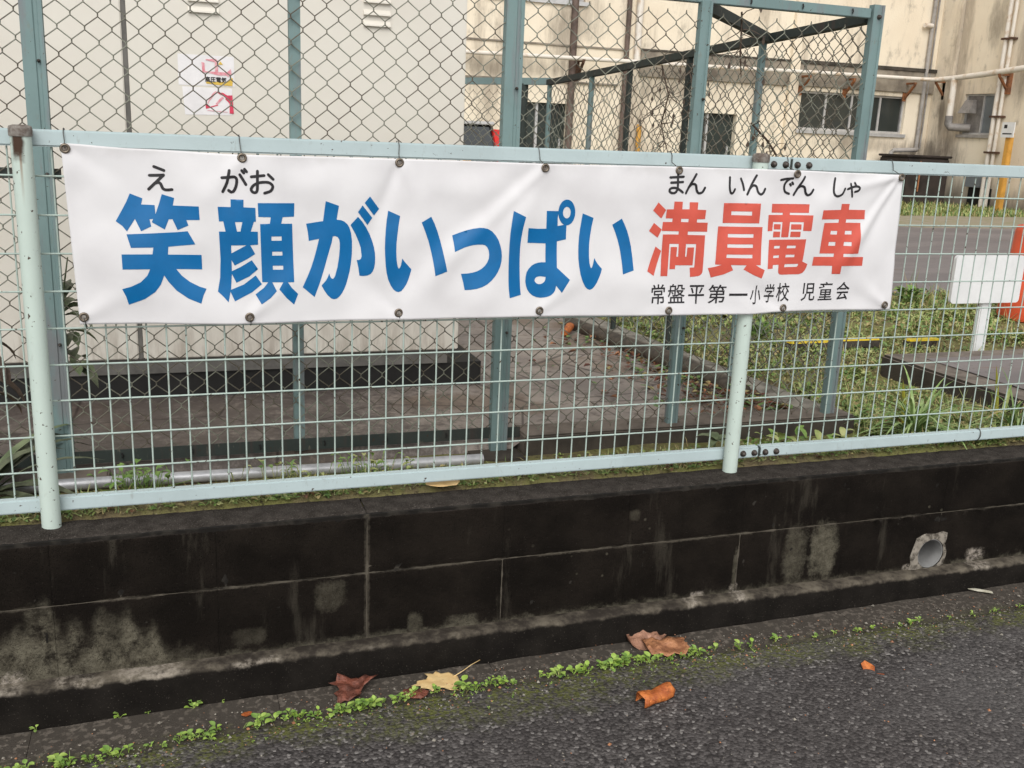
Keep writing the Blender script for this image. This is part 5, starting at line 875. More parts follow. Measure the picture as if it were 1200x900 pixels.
# window of the wing (wall faces -X): build along Y
fr = MB(); xw = XB+.09
for a, b_ in (((14.40,1.40),(15.36,1.44)), ((14.40,2.21),(15.36,2.25)), ((14.40,1.44),(14.44,2.21)), ((15.32,1.44),(15.36,2.21)), ((14.84,1.44),(14.88,2.21))): fr.box((xw-.03,a[0],a[1]), (xw+.03,b_[0],b_[1]))
win = fr.build('window', M['alu'])
bx('pane', (xw,14.44,1.44), (xw+.01,14.84,2.21), M['glass_grey']).parent = win; bx('pane', (xw,14.88,1.44), (xw+.01,15.32,2.21), M['duct_grey']).parent = win
bx('sill', (XB-.05,14.34,1.335), (XB+.09,15.42,1.398), M['grey_pipe']).parent = win
hd = MB().add([(XB-.02,14.95,1.84),(XB-.02,15.24,1.84),(XB-.02,14.98,2.12),(XB-.02,15.22,2.12),(XB-.24,14.93,1.84),(XB-.24,15.26,1.84),(XB-.10,14.98,2.12),(XB-.10,15.22,2.12)], [(0,1,3,2),(4,6,7,5),(2,3,7,6),(0,2,6,4),(1,5,7,3),(0,4,5,1)]).build('vent_hood', M['duct_grey']); hd.parent = win
child(win, BL)
# pipes
PIPE = [(3.0,YA-.30,2.44),(5.8,YA-.30,2.46),(8.9,YA-.30,2.49),(11.0,YA-.30,2.50),(13.3,YA-.30,2.53),(16.3,YA-.30,2.55),(16.46,YA-.36,2.555),(16.58,YA-.55,2.56),(XB-.30,15.5,2.57),(XB-.30,14.6,2.62),(XB-.30,13.5,2.70),(XB-.30,10.5,2.85)]
pp = child(MB().tube(PIPE, [.042]*7+[.055,.055,.06,.062,.062], 10).build('white_pipe', M['white_pipe'], None, True), BL)
for x in (8.1, 10.6, 13.3, 14.44, 16.05):
    mb = MB(); z = 2.43; mb.box((x-.03,YA-.34,z), (x+.03,YA-.02,z+.04)); beam(mb, (x,YA-.33,z), (x,YA-.03,z-.30), .05, .05); mb.box((x-.04,YA-.03,z-.36), (x+.04,YA-.0,z+.06))
    child(mb.build('pipe_bracket', M['rust_o'] if x > 12 else M['rust']), BL)
for y, z in ((15.95,2.50), (14.15,2.58)):
    mb = MB(); mb.box((XB-.34,y-.03,z), (XB-.0,y+.03,z+.04)); beam(mb, (XB-.33,y,z), (XB-.03,y,z-.32), .05, .05); mb.box((XB-.09,y-.04,z-.36), (XB,y+.04,z+.06)); child(mb.build('pipe_bracket', M['rust_o']), BL)
def vpipe(x, y, z0, z1, r, mt): child(MB().tube([(x,y,z0),(x,y,z1)], r, 10).build('downpipe', M[mt], None, True), BL)
vpipe(7.97,YA-.07,-.15,6.8,.07,'brown_pipe'); vpipe(9.13,YA-.06,-.15,6.8,.05,'brown_pipe'); vpipe(9.36,YA-.07,2.50,6.8,.07,'white_pipe'); vpipe(9.50,YA-.1,-.15,1.3,.05,'gas_yellow')
vpipe(16.52,YA-.07,1.05,6.8,.045,'grey_pipe'); vpipe(16.64,YA-.05,1.05,6.8,.02,'grey_pipe')
child(MB().tube([(16.5,YA-.08,3.70),(16.28,YA-.10,3.70)], .05, 8).build('pipe_stub', M['white_pipe'], None, True), BL)
child(MB().tube([(15.75,YA-.2,.80),(15.75,YA-.2,.96),(15.80,YA-.2,1.0),(16.42,YA-.2,1.03),(16.5,YA-.12,1.05)], .05, 10).build('pipe_stub', M['grey_pipe'], None, True), BL)
for y in (14.22, 14.36):
    child(MB().tube([(XB-.09,y,-.15),(XB-.09,y,6.8)], .05 if y > 14.3 else .038, 10).build('downpipe', M['white_pipe'], None, True), BL)
child(MB().tube([(XB-.3,15.42,2.57),(XB-.3,15.42,1.76)], .07, 10).build('duct', M['white_pipe'], None, True), BL)
child(MB().tube([(XB-.3,15.42,1.78),(XB-.3,15.42,1.60),(XB-.28,15.38,1.55),(XB-.2,15.30,1.54),(XB+.02,15.10,1.54)], .085, 10).build('duct', M['duct_grey'], None, True), BL)
for z in (1.75, 3.3, 1.02): child(bx('clip', (XB-.15,14.14,z), (XB,14.44,z+.04), M['rust']), BL)
child(bx('wall_box', (XB-.1,14.27,.30), (XB,14.88,.54), M['glass_grey']), BL); child(bx('vent_opening', (XB-.03,14.20,-.12), (XB+.0,14.83,.29), M['black']), BL)
# things standing by the building
DB = tag(empty('steel_tank', (16.1, 15.55, -.15)), 'dark brown rusty steel tank in the corner of the school building', 'tank')
MB().box((-.65,-.36,.0), (.50,.55,1.02)).build('body', M['dark_box'], DB, bevel=.03); MB().box((-.68,-.39,1.022), (.53,.58,1.07)).build('lid', M['dark_box'], DB, bevel=.015)
MB().tube([(-.3,-.38,.3),(-.3,-.38,.95)], .02, 6).build('rust_streak_pipe', M['rust_o'], DB, True)
tag(MB().tube([(14.0,15.1,.12),(15.05,14.95,.12),(15.13,14.94,.06),(15.13,14.94,-.15)], .045, 10).build('low_pipe', M['white_pipe'], None, True), 'low white pipe with an elbow running beside the dark tank', 'pipe')
PO = tag(empty('gas_post', (16.62, 13.66, -.15)), 'orange-yellow post with a small white notice against the school wall', 'post')
MB().box((-.06,-.06,0), (.06,.06,1.60)).build('post', M['gas_yellow'], PO, bevel=.01)
o = MB().box((-.09,-.16,1.50), (-.064,.16,1.80)).build('notice', M['sign_white'], PO); bx('print', (-.092,-.12,1.56), (-.0905,.12,1.585), M['black'], o); bx('print', (-.092,.02,1.68), (-.0905,.10,1.75), M['ink_k'], o)
# ================================================================= PARKED CAR
CR = tag(empty('parked_car', (4.64, 14.2, -.15)), 'black compact car parked in the yard, seen past the cabinet edge', 'car')
L_ = 3.4; stn = [(-1.72,.30,.62,.60),(-1.66,.22,.78,.70),(-1.5,.2,.90,.73),(-.9,.2,.93,.74),(.4,.2,.92,.74),(1.0,.2,.86,.73),(1.5,.22,.72,.69),(1.70,.30,.56,.58)]
mb = MB(); N = 16
for y, zl, zh, hw_ in stn:
    for k in range(N):
        a = 2*math.pi*k/N; ca, sa = math.cos(a), math.sin(a); f = lambda v: math.copysign(abs(v)**.42, v)
        mb.v.append((hw_*f(ca), y, (zl+zh)/2+(zh-zl)/2*f(sa)))
mb.f = [(i*N+k, i*N+(k+1) % N, (i+1)*N+(k+1) % N, (i+1)*N+k) for i in range(len(stn)-1) for k in range(N)]+[tuple(range(N)), tuple(range(len(stn)*N-1, (len(stn)-1)*N-1, -1))]; mb.m = [0]*len(mb.f)
mb.build('body', M['car_black'], CR, True)
mb = MB(); cab = [(-1.60,.86,.70),(-1.44,1.28,.62),(-1.2,1.33,.60),(-.3,1.34,.59),(.25,1.29,.57),(.95,.88,.68)]
for y, z, hw_ in cab: mb.v += [(-.72,y,.84),(-hw_-.03*(z < 1),y,z-.03),(-hw_+.06,y,z),(hw_-.06,y,z),(hw_+.03*(z < 1),y,z-.03),(.72,y,.84)]
mb.f = [(i*6+k, i*6+k+1, (i+1)*6+k+1, (i+1)*6+k) for i in range(len(cab)-1) for k in range(5)]+[tuple(range(5, -1, -1)), tuple(range(len(cab)*6-6, len(cab)*6))]; mb.m = [0]*len(mb.f)
mb.build('cabin', M['car_black'], CR, True)
mb = MB().add([(-.58,-1.64,.92),(.58,-1.64,.92),(.52,-1.545,1.25),(-.52,-1.545,1.25),(-.58,-1.56,.92),(.58,-1.56,.92),(.50,-1.44,1.19),(-.50,-1.44,1.19)], [(0,1,2,3),(7,6,5,4),(0,4,5,1),(1,5,6,2),(2,6,7,3),(3,7,4,0)]); mb.build('rear_window', M['car_glass'], CR)
MB().box((-.60,-1.58,1.285), (.60,-1.30,1.335)).build('spoiler', M['alu'], CR, bevel=.01)
for s in (-1, 1):
    MB().add([(s*.66,-1.70,.70),(s*.76,-1.60,.70),(s*.72,-1.48,1.22),(s*.60,-1.50,1.22),(s*.64,-1.60,.70),(s*.58,-1.44,1.22)], [(0,1,2,3),(0,3,5,4)] if s > 0 else [(3,2,1,0),(4,5,3,0)]).build('tail_lamp', M['tail_red'], CR)
    for y in (-1.1, 1.1):
        wh = MB().tube([(s*.56,y,.28),(s*.74,y,.28)], .28, 20).build('wheel', M['rubber'], CR, False); MB().tube([(s*.742,y,.28),(s*.75,y,.28)], .18, 14).build('rim', M['alu'], wh)
MB().box((-.70,-1.78,.34), (.70,-1.66,.56)).build('bumper', M['car_black'], CR, bevel=.03); MB().box((-.17,-1.79,.60), (.17,-1.72,.76)).build('number_plate', M['gas_yellow'], CR)
# ================================================================= PLANTS AND LITTER
def leaf(mb, p, d, L, w_, droop=.3, mi=0, up_=None, seg=4, cup=.25):
    """tapered leaf strip with a fold, from p along d"""
    p = Vector(p); d = Vector(d).normalized(); s = d.cross(Vector((0,0,1))); s = s.normalized() if s.length > 1e-3 else Vector((1,0,0))
    vs_ = []; q_ = p.copy(); dd = d.copy()
    for k in range(seg+1):
        t_ = k/seg; ww = w_*math.sin(math.pi*min(.06+.94*t_**.8, 1))**.8 if k < seg else 0.0
        nn = s.cross(dd)
        vs_ += [q_-s*ww/2+nn*ww*cup, q_, q_+s*ww/2+nn*ww*cup]
        q_ = q_+dd*L/seg; dd = (dd+Vector((0,0,-droop/seg*1.6))).normalized()
    fs = []
    for k in range(seg):
        a = k*3; fs += [(a,a+1,a+4,a+3),(a+1,a+2,a+5,a+4)]
    mb.add(vs_, fs, mi)
def blade(mb, p, d, L, w_, droop, mi):
    p = Vector(p); d = Vector(d).normalized(); s = d.cross(Vector((0,0,1))).normalized()*w_/2; q1 = p+d*L*.55; d2 = (d+Vector((0,0,-droop))).normalized(); q2 = q1+d2*L*.45
    mb.add([p-s, p+s, q1+s*.8, q1-s*.8, q2], [(0,1,2,3),(3,2,4)], mi)
def rnd(a, b_): return random.uniform(a, b_)
def rdir(tilt):
    a = rnd(0, 2*math.pi); return Vector((math.cos(a)*math.sin(tilt), math.sin(a)*math.sin(tilt), math.cos(tilt)))
GM = [M['grass_a'], M['grass_b'], M['grass_dry'], M['sprout_d'], M['dry_brown']]
# verge just behind the wall
mb = MB()
for i in range(7500):
    x = rnd(-.9, 4.2); y = .05+abs(random.gauss(0, .16)); dens = .35+.65*ss(-.25, .35, noise.noise((x*2.5, y*3, 4)))
    if x > 2.1: dens = min(1, dens+.2)
    if random.random() > dens or y > .5 or (abs(y-.44) < .035 and x < 1.31): continue
    z = gz(x, y); r_ = random.random()
    if r_ < .45: blade(mb, (x, y, z), rdir(rnd(.2, 1.25)), rnd(.015, .05), rnd(.002, .004), rnd(.2, .8), random.choice((0,0,0,1,2)))
    elif r_ < .93:
        for k in range(random.choice((2,3,4))): leaf(mb, (x, y, z+.001), rdir(rnd(.9, 1.5)), rnd(.008, .022), rnd(.006, .013), .3, random.choice((0,0,1,3)), seg=2)
    else: leaf(mb, (x, y, z+.004), rdir(1.5), rnd(.015, .035), rnd(.01, .02), .1, random.choice((4,2)), seg=3)
tag(mb.build('verge_weeds', GM), 'low moss, grass and weeds growing along the back of the wall top', 'weeds', kind='stuff')
# lawn on the right
mb = MB()
def occupied(x, y): return (3.74 < x < 6.6 and .40 < y < 1.46) or x < 2.89
cnt = 0
while cnt < 25000:
    y = .06+4.1*random.random()**1.5; x = rnd(2.9, 3.4+1.05*y+1.2)
    if occupied(x, y) or y > drive_edge(x)+.05: continue
    cnt += 1; bare = noise.noise((x*1.4, y*1.4, 9)); sc = 1+.35*(y > 1.5)+.3*(y > 2.5)
    if random.random() < ss(.02, .3, bare)*.88: continue
    tuft = ss(.1, .4, noise.noise((x*3.1, y*3.1, 31)))
    z = gz(x, y); r_ = random.random(); wet = noise.noise((x*.9, y*.9, 20))
    if r_ < .50: blade(mb, (x, y, z), rdir(rnd(.1, 1.2)), rnd(.02, .07)*sc*(1+1.6*tuft), rnd(.0025, .005)*sc, rnd(.2, .9), random.choice((0,0,1,2) if wet > 0 else (0,2,2,1)))
    else:
        c_ = random.choice((0,0,1,3,2))
        for k in range(3): leaf(mb, (x, y, z+rnd(.002, .02)), rdir(rnd(.8, 1.5)), rnd(.010, .030)*sc*(1+.8*tuft), rnd(.007, .017)*sc*(1+.6*tuft), .3, c_, seg=2)
tag(mb.build('lawn', GM), 'patchy lawn of clover, short grass and bare soil on the right', 'grass', kind='stuff')
# strip of grass along the foot of the building
mb = MB()
for i in range(9000):
    x = rnd(8.5, 17.2); y = rnd(12.2, 16.0)
    if x > 16.6 and y > 15: continue
    blade(mb, (x, y, gz(x, y)), rdir(rnd(.1, .9)), rnd(.06, .17), rnd(.012, .03), .6, random.choice((0,0,1,1,2)))
tag(mb.build('far_grass', GM), 'strip of grass along the foot of the school building', 'grass', kind='stuff')
# leaf litter inside the enclosure corner
mb = MB()
for i in range(620):
    y = .66+abs(random.gauss(0, .9)); x = 2.70-abs(random.gauss(0, .17))*(1.9 if random.random() < .2 else 1)
    if y > 3.8 or x < 1.6: continue
    leaf(mb, (x, y, -.03-.03*ss(.6,1.8,y)-.045*ss(1.6,4.2,y)+rnd(.003,.018)), rdir(rnd(1.2, 1.7)), rnd(.02, .055), rnd(.014, .035), rnd(-.3,.4), random.choice((0,1,1,1,2,3,4,4)), seg=3, cup=rnd(.05,.5))
tag(mb.build('leaf_litter', [M['dry_red'], M['dry_brown'], M['dry_tan'], M['grass_dry'], M['grass_b']]), 'brown leaf litter heaped in the corner of the chain-link enclosure', 'leaf litter', kind='stuff')
# named plants
def plant(name, label, cat, loc, fn, mats, group=None):
    mb = MB(); fn(mb); o = mb.build(name, mats, None, True); o.location = loc; return tag(o, label, cat, group)
def strap(n, L, w_, tilt, droop, mi=(0,)):
    def f(mb):
        for k in range(n):
            d_ = rdir(rnd(*tilt)); leaf(mb, (rnd(-.02,.02), rnd(-.02,.02), 0), d_, rnd(*L), rnd(*w_), droop*rnd(.6,1.3), random.choice(mi), seg=7, cup=.2)
    return f
plant('strap_leaf_plant', 'clump of dark strap leaves behind the left end of the mesh fence', 'plant', (-.22,.36,-.05), strap(34, (.26,.50), (.022,.042), (.5,1.45), .9, (0,0,1)), [M['strap_dark'], M['broad']])
def broadf(n, size, hgt, mi=(0,), spread=.045):
    def f(mb):
        for k in range(n):
            d_ = rdir(rnd(.5, 1.3)); h = rnd(.2, 1)*hgt
            ox, oy = random.gauss(0, spread), random.gauss(0, spread*.4)
            mb.tube([(0,0,-.014), (ox,oy,-.004), (ox+d_.x*h*.4, oy+d_.y*h*.4, h)], .0012, 4, True, 0); leaf(mb, (ox+d_.x*h*.4, oy+d_.y*h*.4, h), d_, rnd(*size), rnd(*size)*.55, .7, random.choice(mi), seg=5, cup=.18)
    return f
plant('climbing_shrub', 'dull green shrub with drooping oval leaves beside the thick left green post', 'shrub', (-.005,.64,-.05), lambda mb: [mb.tube([(0,0,0),(.005,.01,.25),(.0,.02,.5),(.03,.0,.66)], [.006,.005,.004,.002], 5)]+[ (lambda z, d_: leaf(mb, (.02+.01*math.sin(z*9), .0, z), d_+Vector((.7,-.2,0)), rnd(.07,.12), rnd(.03,.05), 1.0, random.choice((0,0,1)), seg=5))(rnd(.3,.64), rdir(rnd(.9,1.5))) for k in range(15)], [M['broad'], M['strap_dark']])
plant('dry_stalk', 'withered dark stalk with curled leaves at the far left edge', 'plant', (-.20,.42,-.05), lambda mb: [mb.tube([(0,0,0),(.01,0,.25),(.03,0,.45)], .005, 5)]+[leaf(mb, (.03*z*2, 0, z), rdir(rnd(1.0,1.9)), rnd(.08,.14), rnd(.02,.035), 1.3, 0, seg=5) for z in (.3,.34,.38,.42,.45,.45)], [M['vine'], M['broad']])
plant('leafy_weed', 'leafy bright green weed at the conduit near the left post', 'weed', (.20,.36,-.05), broadf(44, (.018,.042), .075, (0,0,1), .06), [M['sprout_d'], M['grass_b']])
plant('leafy_weed', 'small leafy weed in front of the conduit, mid-way along the left panel', 'weed', (.62,.36,-.05), broadf(30, (.014,.034), .05, (0,0,1), .07), [M['grass_a'], M['grass_b']])
plant('leafy_weed', 'leafy weed just left of the concrete footing of the middle post', 'weed', (.90,.36,-.05), broadf(34, (.016,.038), .06, (0,1), .07), [M['sprout_d'], M['grass_a']])
plant('rosette_weed', 'rosette of oval pale green leaves left of the right fence post', 'weed', (2.14,.33,-.04), lambda mb: [leaf(mb, (0,0,.03), d_, L, L*.5, .6, 0, seg=6, cup=.15) for d_, L in ((Vector((-.8,.1,.6)),.075),(Vector((.85,-.1,.35)),.085),(Vector((.2,-.8,.3)),.06),(Vector((-.6,-.6,.2)),.065),(Vector((.3,.6,.5)),.06),(Vector((-.2,.7,.6)),.05))]+[mb.tube([(0,0,-.01),(0,0,.035)], .004, 5)], [M['broad']])
for x, y, lb in ((2.31,.30,'broad-leaved weed just right of the right fence post'), (2.46,.33,'broad-leaved weed second to the right of the right fence post'), (2.58,.25,'broad-leaved weed below the end of the dark kerb')):
    plant('leafy_weed', lb, 'weed', (x, y, gz(x, y)), broadf(12, (.035,.06), .035, (0,0,1)), [M['sprout_d'], M['grass_a']])
plant('lily_clump', 'arching clump of narrow green leaves behind the fence on the right', 'plant', (2.98,.28,-.03), strap(95, (.16,.34), (.008,.015), (.25,1.3), 1.3, (0,0,1)), [M['lily'], M['grass_b']])
plant('lily_clump', 'smaller clump of narrow green leaves at the right edge of the fence', 'plant', (3.42,.24,-.03), strap(70, (.14,.30), (.007,.014), (.2,1.3), 1.2, (0,0,1,2)), [M['lily'], M['grass_b'], M['grass_dry']])
plant('yellow_strap_plant', 'upright yellowing strap-leaf plant in front of the concrete slab', 'plant', (3.13,.52,-.08), lambda mb: [leaf(mb, (0,0,0), Vector((-.12,0,1)), .21, .028, .1, 0, seg=6), leaf(mb, (.02,0,0), Vector((-.25,0,1)), .15, .03, .3, 1, seg=6), leaf(mb, (.03,0,0), Vector((.3,.2,1)), .12, .022, .8, 1, seg=6), leaf(mb, (0,0,0), Vector((-.6,-.2,1)), .16, .016, 1.2, 2, seg=6)], [M['yellow_leaf'], M['grass_a'], M['dry_tan']])
plant('yellow_strap_plant', 'tall strap-leaf plant with one yellow blade at the right edge of the picture', 'plant', (3.56,.46,-.08), lambda mb: [leaf(mb, (0,0,0), Vector((-.15,0,1)), .27, .022, .2, 0, seg=6), leaf(mb, (.02,0,0), Vector((-.3,.1,1)), .17, .022, .4, 1, seg=6), leaf(mb, (.03,0,0), Vector((.3,.2,1)), .2, .02, .6, 1, seg=6), leaf(mb, (0,0,0), Vector((-.8,-.2,1)), .2, .014, 1.0, 1, seg=6)], [M['yellow_leaf'], M['grass_a']])
for k, (x, y, lb) in enumerate(((3.62,2.35,'bushy weed beyond the yellow edging bar'), (5.75,3.55,'leafy weed tuft at the driveway edge'))):
    plant('leafy_weed', lb, 'weed', (x, y, gz(x, y)), broadf(40, (.05,.10), .12, (0,0,1)), [M['sprout_d'], M['grass_b']])
# dead vines on the fences
def vine(name, label, pts, n, spread):
    mb = MB(); P = [Vector(p) for p in pts]; mb.tube(P, [.004]*(len(P)-1)+[.0015], 5)
    for k in range(n):
        i = random.randrange(len(P)-1); a = P[i].lerp(P[i+1], random.random()); q_ = [a]
        d_ = Vector((rnd(-1,1), rnd(-1,1), rnd(-1,.4)))
        for j in range(3): d_ = (d_+Vector((rnd(-.6,.6), rnd(-.6,.6), rnd(-.6,.4)))).normalized(); q_.append(q_[-1]+d_*rnd(.3,1)*spread)
        mb.tube(q_, [.0022,.0018,.0015,.0008], 4)
        if random.random() < .5: leaf(mb, q_[-1], (0,0,-1), .03, .016, 0, 0, seg=2)
    tag(mb.build(name, M['vine']), label, 'vine')
vine('dead_vine', 'dead brown vine hanging on the receding fence under its top rail', [(2.77,2.2,1.40),(2.77,2.1,1.25),(2.765,2.15,1.1),(2.77,2.05,.95)], 26, .07)
vine('dead_vine', 'dead vine tangle along the top of the receding fence beside its second post', [(2.77,1.75,1.44),(2.77,1.9,1.36),(2.765,1.8,1.22),(2.77,1.85,1.08),(2.77,1.75,.98)], 30, .06)
vine('dead_vine', 'thin dead vine draped over the diagonal corner brace', [(2.37,.80,1.50),(2.40,.84,1.44),(2.41,.85,1.36),(2.43,.86,1.27)], 10, .05)
vine('dead_vine', 'dark dead twig caught low in the tall fence near its end post', [(2.33,.60,1.10),(2.40,.59,1.04),(2.45,.60,.99),(2.48,.59,.90)], 14, .035)
# weeds in the joint between gutter and road
def sprout(mb, x, y, z, n, s, mats=2):
    for k in range(n):
        a = rnd(0, 2*math.pi); r_ = rnd(.1, 1)*s; h = rnd(.2, 1.0)*s*.8; L = rnd(.35, .7)*s; tl = rnd(.9, 1.5)
        d_ = Vector((math.cos(a)*math.sin(tl), math.sin(a)*math.sin(tl), math.cos(tl)))
        p_ = Vector((x+math.cos(a)*r_*.55, y+math.sin(a)*r_*.4, z+h)); mb.tube([(x, y, z-.002), p_], .0007, 3, False, 0)
        leaf(mb, p_, d_, L*1.25, L*1.0, .35, random.randrange(mats), seg=4, cup=.12)
mb = MB()
dens = [(-.3,.6),(.03,.9),(.25,.9),(.42,.75),(.50,.9),(.62,1.0),(.73,.8),(.78,1.2),(.94,.9),(.99,.25),(1.06,1.0),(1.15,.8),(1.2,1.1),(1.25,.35),(1.38,1.2),(1.50,1.4),(1.60,1.0),(1.66,1.3),(1.78,1.0),(1.88,.9),(1.97,.4),(2.05,.15),(2.2,.10),(2.5,.15),(3.3,.2)]
x = -.4
while x < 3.4:
    dn = 0
    for (a, da), (b_, db) in zip(dens, dens[1:]):
        if a <= x <= b_: dn = da+(db-da)*(x-a)/(b_-a)
    dn *= .55+.75*ss(-.2, .4, noise.noise((x*11, 0, 0)))
    if random.random() < .22*dn:
        yy_ = seam_y(x)+random.gauss(0, .012)
        for k in range(random.choice((2,3,5))): blade(mb, (x+rnd(-.004,.004), yy_, road_z(x)+.002), rdir(rnd(.2, 1.3)), rnd(.01, .032), rnd(.0012,.0024), rnd(.2,.9), random.choice((0,1,2)))
    if random.random() < dn*.72:
        s = rnd(.008, .027)*(.75+.35*dn); sprout(mb, x, seam_y(x)+.006+random.gauss(0, .007), road_z(x)+.002, random.choice((4,6,7,9)), s)
    x += rnd(.006, .016)
for i in range(300):
    x = rnd(-.3, 3.2)
    if noise.noise((x*5, 0, 3)) < -.05 or (x > 1.95 and random.random() < .6): continue
    sprout(mb, x, seam_y(x)-abs(random.gauss(0, .04)), road_z(x)+.004, 3, rnd(.003, .008))
tag(mb.build('seam_weeds', [M['sprout'], M['sprout_d'], M['grass_dry']], None, True), 'row of tiny bright green weeds growing in the joint between gutter and road', 'weeds', kind='stuff')
for i, (x, y, s, n, lb) in enumerate(((-.055,-.158,.016,5,'tiny sprout at the foot of the wall, leftmost'), (.142,-.150,.018,6,'tiny sprout at the wall foot, second from left'), (.213,-.150,.009,4,'smallest sprout between two others at the wall foot'), (.327,-.156,.024,9,'largest sprout at the wall foot below the grey stain'), (.40,-.150,.010,4,'tiny sprout right of the largest one at the wall foot'),
     (2.185,-.285,.014,6,'small sprout in the gutter joint below the pale wall patch'), (2.345,-.290,.018,8,'sprout in the gutter joint right of the pale wall patch'), (2.545,-.300,.018,8,'sprout in the gutter joint left of the drain pipe'), (2.70,-.302,.011,5,'tiny sprout in the gutter joint below the drain pipe'), (2.80,-.303,.016,6,'sprout in the gutter joint right of the drain pipe'), (2.90,-.300,.012,5,'second sprout right of the drain pipe along the joint'), (3.0,-.300,.015,6,'rightmost sprout in the gutter joint'))):
    mb = MB(); sprout(mb, 0, 0, 0, n, s); o = mb.build('sprout', [M['sprout'], M['sprout_d']], None, True); o.location = (x, y, road_z(x)+.001); tag(o, lb, 'sprout', 'sprouts at the wall foot and joint')
# fallen leaves
def fallen(name, outline, scale, loc, rot, mat, label, curl=(0,0), crumple=.006, stem=None, tilt=(0,0), flip=False):
    pts = [(x*scale, y*scale) for x, y in outline]; a0, a1 = min(p[0] for p in pts), max(p[0] for p in pts); c0, c1 = min(p[1] for p in pts), max(p[1] for p in pts)
    st = scale/14; ex = [(a0+.0007+st*i, c0+.0009+st*j) for i in range(int((a1-a0)/st)+1) for j in range(int((c1-c0)/st)+1)]
    V2, T2 = cdt([pts], [], [e for e in ex if inside(e, pts)])
    sd_ = rnd(0, 50); mb = MB()
    def pos(x, y):
        z = crumple*(noise.noise((x*26, y*26, sd_))+.5*noise.noise((x*60, y*60, sd_)))
        if curl[0]:
            R_ = scale/curl[0]; th = y/R_; y, z2 = math.sin(th)*R_, (1-math.cos(th))*R_; return (x, y-math.sin(th)*z, z2+math.cos(th)*z)
        return (x, y, z + curl[1]*(x*x+y*y)/scale)
    mb.v = [pos(*p) for p in V2]; mb.f = T2; mb.m = [0]*len(T2)
    if stem: mb.tube([pos(*stem[0])]+[(p[0], p[1], .003+.006*k) for k, p in enumerate(stem[1:])], [.0016, .0013, .0010][:len(stem)] + [.001]*(len(stem)-3), 5)
    if flip: mb.v = [(a, b_, -c_) for a, b_, c_ in mb.v]
    zmin = min(v[2] for v in mb.v); mb.v = [(a, b_, c_-zmin) for a, b_, c_ in mb.v]
    o = mb.build(name, M[mat], None, True); o.location = loc; o.rotation_euler = (tilt[0], tilt[1], rot)
    sol = o.modifiers.new('thickness', 'SOLIDIFY'); sol.thickness = .0006
    return tag(o, label, 'leaf')
maple = [(.0,-.42),(.10,-.36),(.28,-.47),(.30,-.30),(.56,-.30),(.46,-.14),(.62,.0),(.44,.08),(.50,.32),(.28,.26),(.20,.42),(.10,.34),(.02,.62),(-.12,.36),(-.26,.44),(-.26,.24),(-.52,.26),(-.42,.06),(-.62,-.06),(-.42,-.14),(-.48,-.34),(-.22,-.28),(-.16,-.44)]
oval = [(.5*math.cos(a)*(1+.08*math.sin(5*a)), .33*math.sin(a)*(1+.1*math.cos(7*a))) for a in [2*math.pi*k/22 for k in range(22)]]
def rz(x): return road_z(x)+.003
lobed = [(-.92,.02),(-.72,.10),(-.66,.24),(-.40,.18),(-.30,.30),(-.34,.52),(-.10,.40),(.04,.52),(.12,.34),(.34,.30),(.44,.12),(.52,.04),(.50,-.12),(.46,-.34),(.20,-.46),(.28,-.66),(.05,-.58),(-.10,-.38),(-.34,-.36),(-.44,-.46),(-.52,-.30),(-.70,-.18),(-.66,-.08)]
fallen('fallen_leaf', lobed, .098, (.992,-.212,rz(.99)), .12, 'pale_tan', 'flat pale yellow lobed leaf with a long stalk in the gutter', crumple=.004, stem=[(.04,.004),(.075,.018),(.105,.030),(.135,.036)])
boat = [(-.5,-.1),(-.42,.22),(-.2,.34),(.0,.28),(.22,.36),(.34,.30),(.30,.12),(.5,.02),(.42,-.2),(.2,-.34),(-.1,-.3),(-.35,-.26)]
roll = [(-.5,-.40),(-.42,-.44),(-.2,-.38),(.1,-.44),(.46,-.40),(.48,-.2),(.44,.0),(.5,.2),(.47,.42),(.2,.40),(.0,.46),(-.2,.40),(-.48,.44),(-.44,.2),(-.52,.0),(-.46,-.2)]
fallen('fallen_leaf', lobed, .105, (.744,-.18,rz(.74)), 1.0, 'dry_red', 'curled dark red-brown leaf left of the yellow leaf', curl=(1.5,0), crumple=.024)
fallen('fallen_leaf', boat, .075, (.905,-.262,rz(.9)), -.2, 'dry_red', 'small crumpled red-brown leaf just below the yellow leaf', curl=(2.2,0), crumple=.010, flip=True)
fallen('fallen_leaf', [(-.5,-.2),(-.46,.1),(-.5,.3),(-.3,.42),(-.12,.36),(.05,.46),(.26,.36),(.42,.40),(.5,.16),(.42,.0),(.52,-.2),(.36,-.42),(.14,-.36),(-.05,-.46),(-.22,-.36),(-.4,-.40)], .132, (1.692,-.225,rz(1.69)), -.25, 'dry_tan', 'large crumpled brown leaf in the gutter, lower of two overlapping', curl=(1.5,0), crumple=.016, flip=True)
fallen('fallen_leaf', [(-.5,-.1),(-.4,.2),(-.18,.18),(-.14,.46),(.06,.34),(.2,.44),(.34,.2),(.5,.1),(.40,-.12),(.46,-.34),(.2,-.36),(.0,-.46),(-.24,-.36),(-.44,-.32)], .140, (1.655,-.145,rz(1.66)+.006), .5, 'dry_pink', 'large faded brown leaf in the gutter, upper of two overlapping', curl=(1.2,0), crumple=.026, tilt=(.32,-.1), flip=True)
fallen('fallen_leaf', roll, .112, (1.535,-.468,rz(1.53)), .22, 'dry_orange', 'rolled bright orange-brown leaf on the asphalt', curl=(5.0,0), crumple=.009, flip=True)
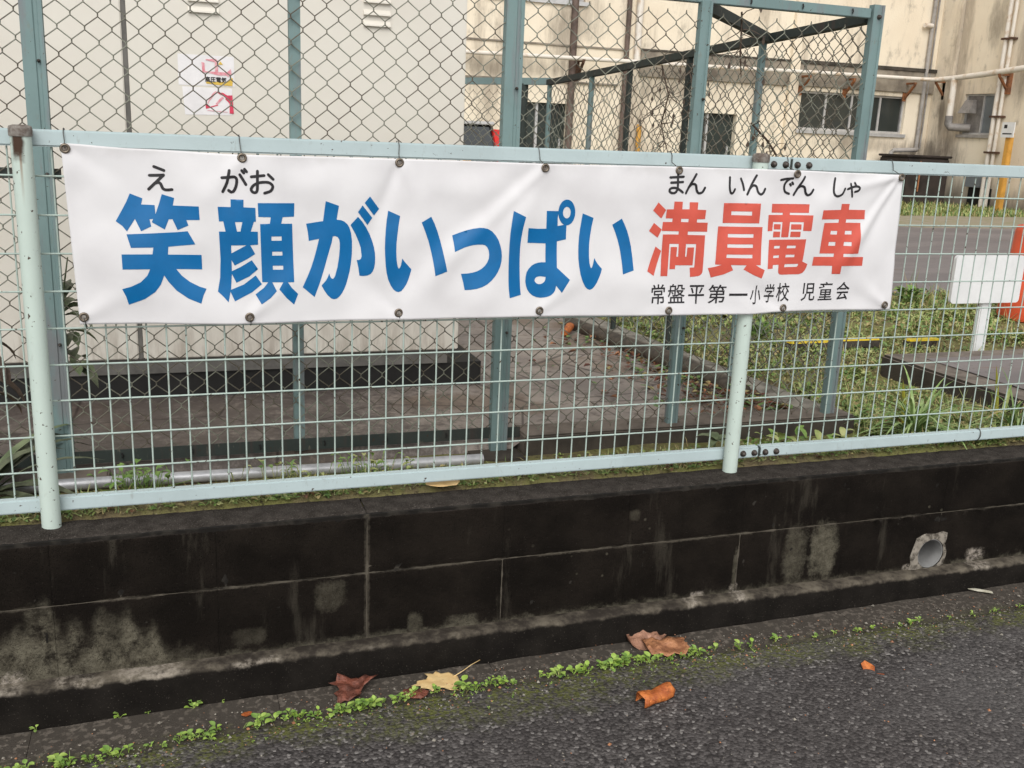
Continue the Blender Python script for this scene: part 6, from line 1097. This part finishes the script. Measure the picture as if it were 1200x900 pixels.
fallen('fallen_leaf', [(-.3,.4),(.1,.5),(.45,.2),(.5,-.1),(.1,-.4),(-.2,-.3),(-.35,0)], .048, (2.222,-.495,rz(2.22)), .2, 'dry_orange', 'small orange leaf with a stalk on the asphalt, rightmost leaf', curl=(1.2,0), crumple=.006, stem=[(.0,-.012),(.004,-.030),(.018,-.044)], tilt=(.25,.0))
fallen('fallen_leaf', oval, .028, (.458,-.228,rz(.45)), .3, 'dry_orange', 'tiny red-orange leaf scrap in the gutter at the left', crumple=.003)
fallen('fallen_leaf', oval, .10, (1.055,.048,.010), -.1, 'pale_tan', 'tan leaf lying under the bottom rail on the wall top', crumple=.008)
fallen('fallen_leaf', oval, .03, (1.745,-.21,rz(1.7)), .3, 'dry_tan', 'tiny tan leaf scrap beside the large brown leaves', crumple=.003)
fallen('paper_scrap', [(-.5,.2),(-.3,.3),(.1,.05),(.5,-.1),(.45,-.25),(-.1,-.1),(-.45,.05)], .085, (2.957,-.165,rz(2.95)), -.2, 'scrap', 'small pale scrap lying in the gutter below the drain pipe', crumple=.004)['category'] = 'scrap'
# loose grit on the road
mb = MB()
for i in range(2600):
    x = rnd(-.3, 3.4); y = seam_y(x)+(rnd(-.9, .13) if random.random() < .35 else random.gauss(.0, .05)); s = rnd(.0012, .0035)*(1 if random.random() < .93 else 2)
    z = road_z(x)+.004; p = [Vector((rnd(-1,1), rnd(-1,1), rnd(-.6,.8))).normalized()*s for k in range(6)]
    q_ = [(s,0,0),(-s*.8,s*.3,0),(0,-s,0),(0,s*.9,0),(0,0,s*.8)]; a = rnd(0, 6.3)
    q_ = [(x+u*math.cos(a)-v_*math.sin(a), y+u*math.sin(a)+v_*math.cos(a), z+w2) for u, v_, w2 in q_]
    mb.add(q_, [(0,3,4),(3,1,4),(1,2,4),(2,0,4)], random.choice((0,0,1,2)))
tag(mb.build('road_grit', [M['kerb_pale'], M['kerb'], M['dry_tan']]), 'loose grit and crumbs scattered over gutter and asphalt', 'grit', kind='stuff')
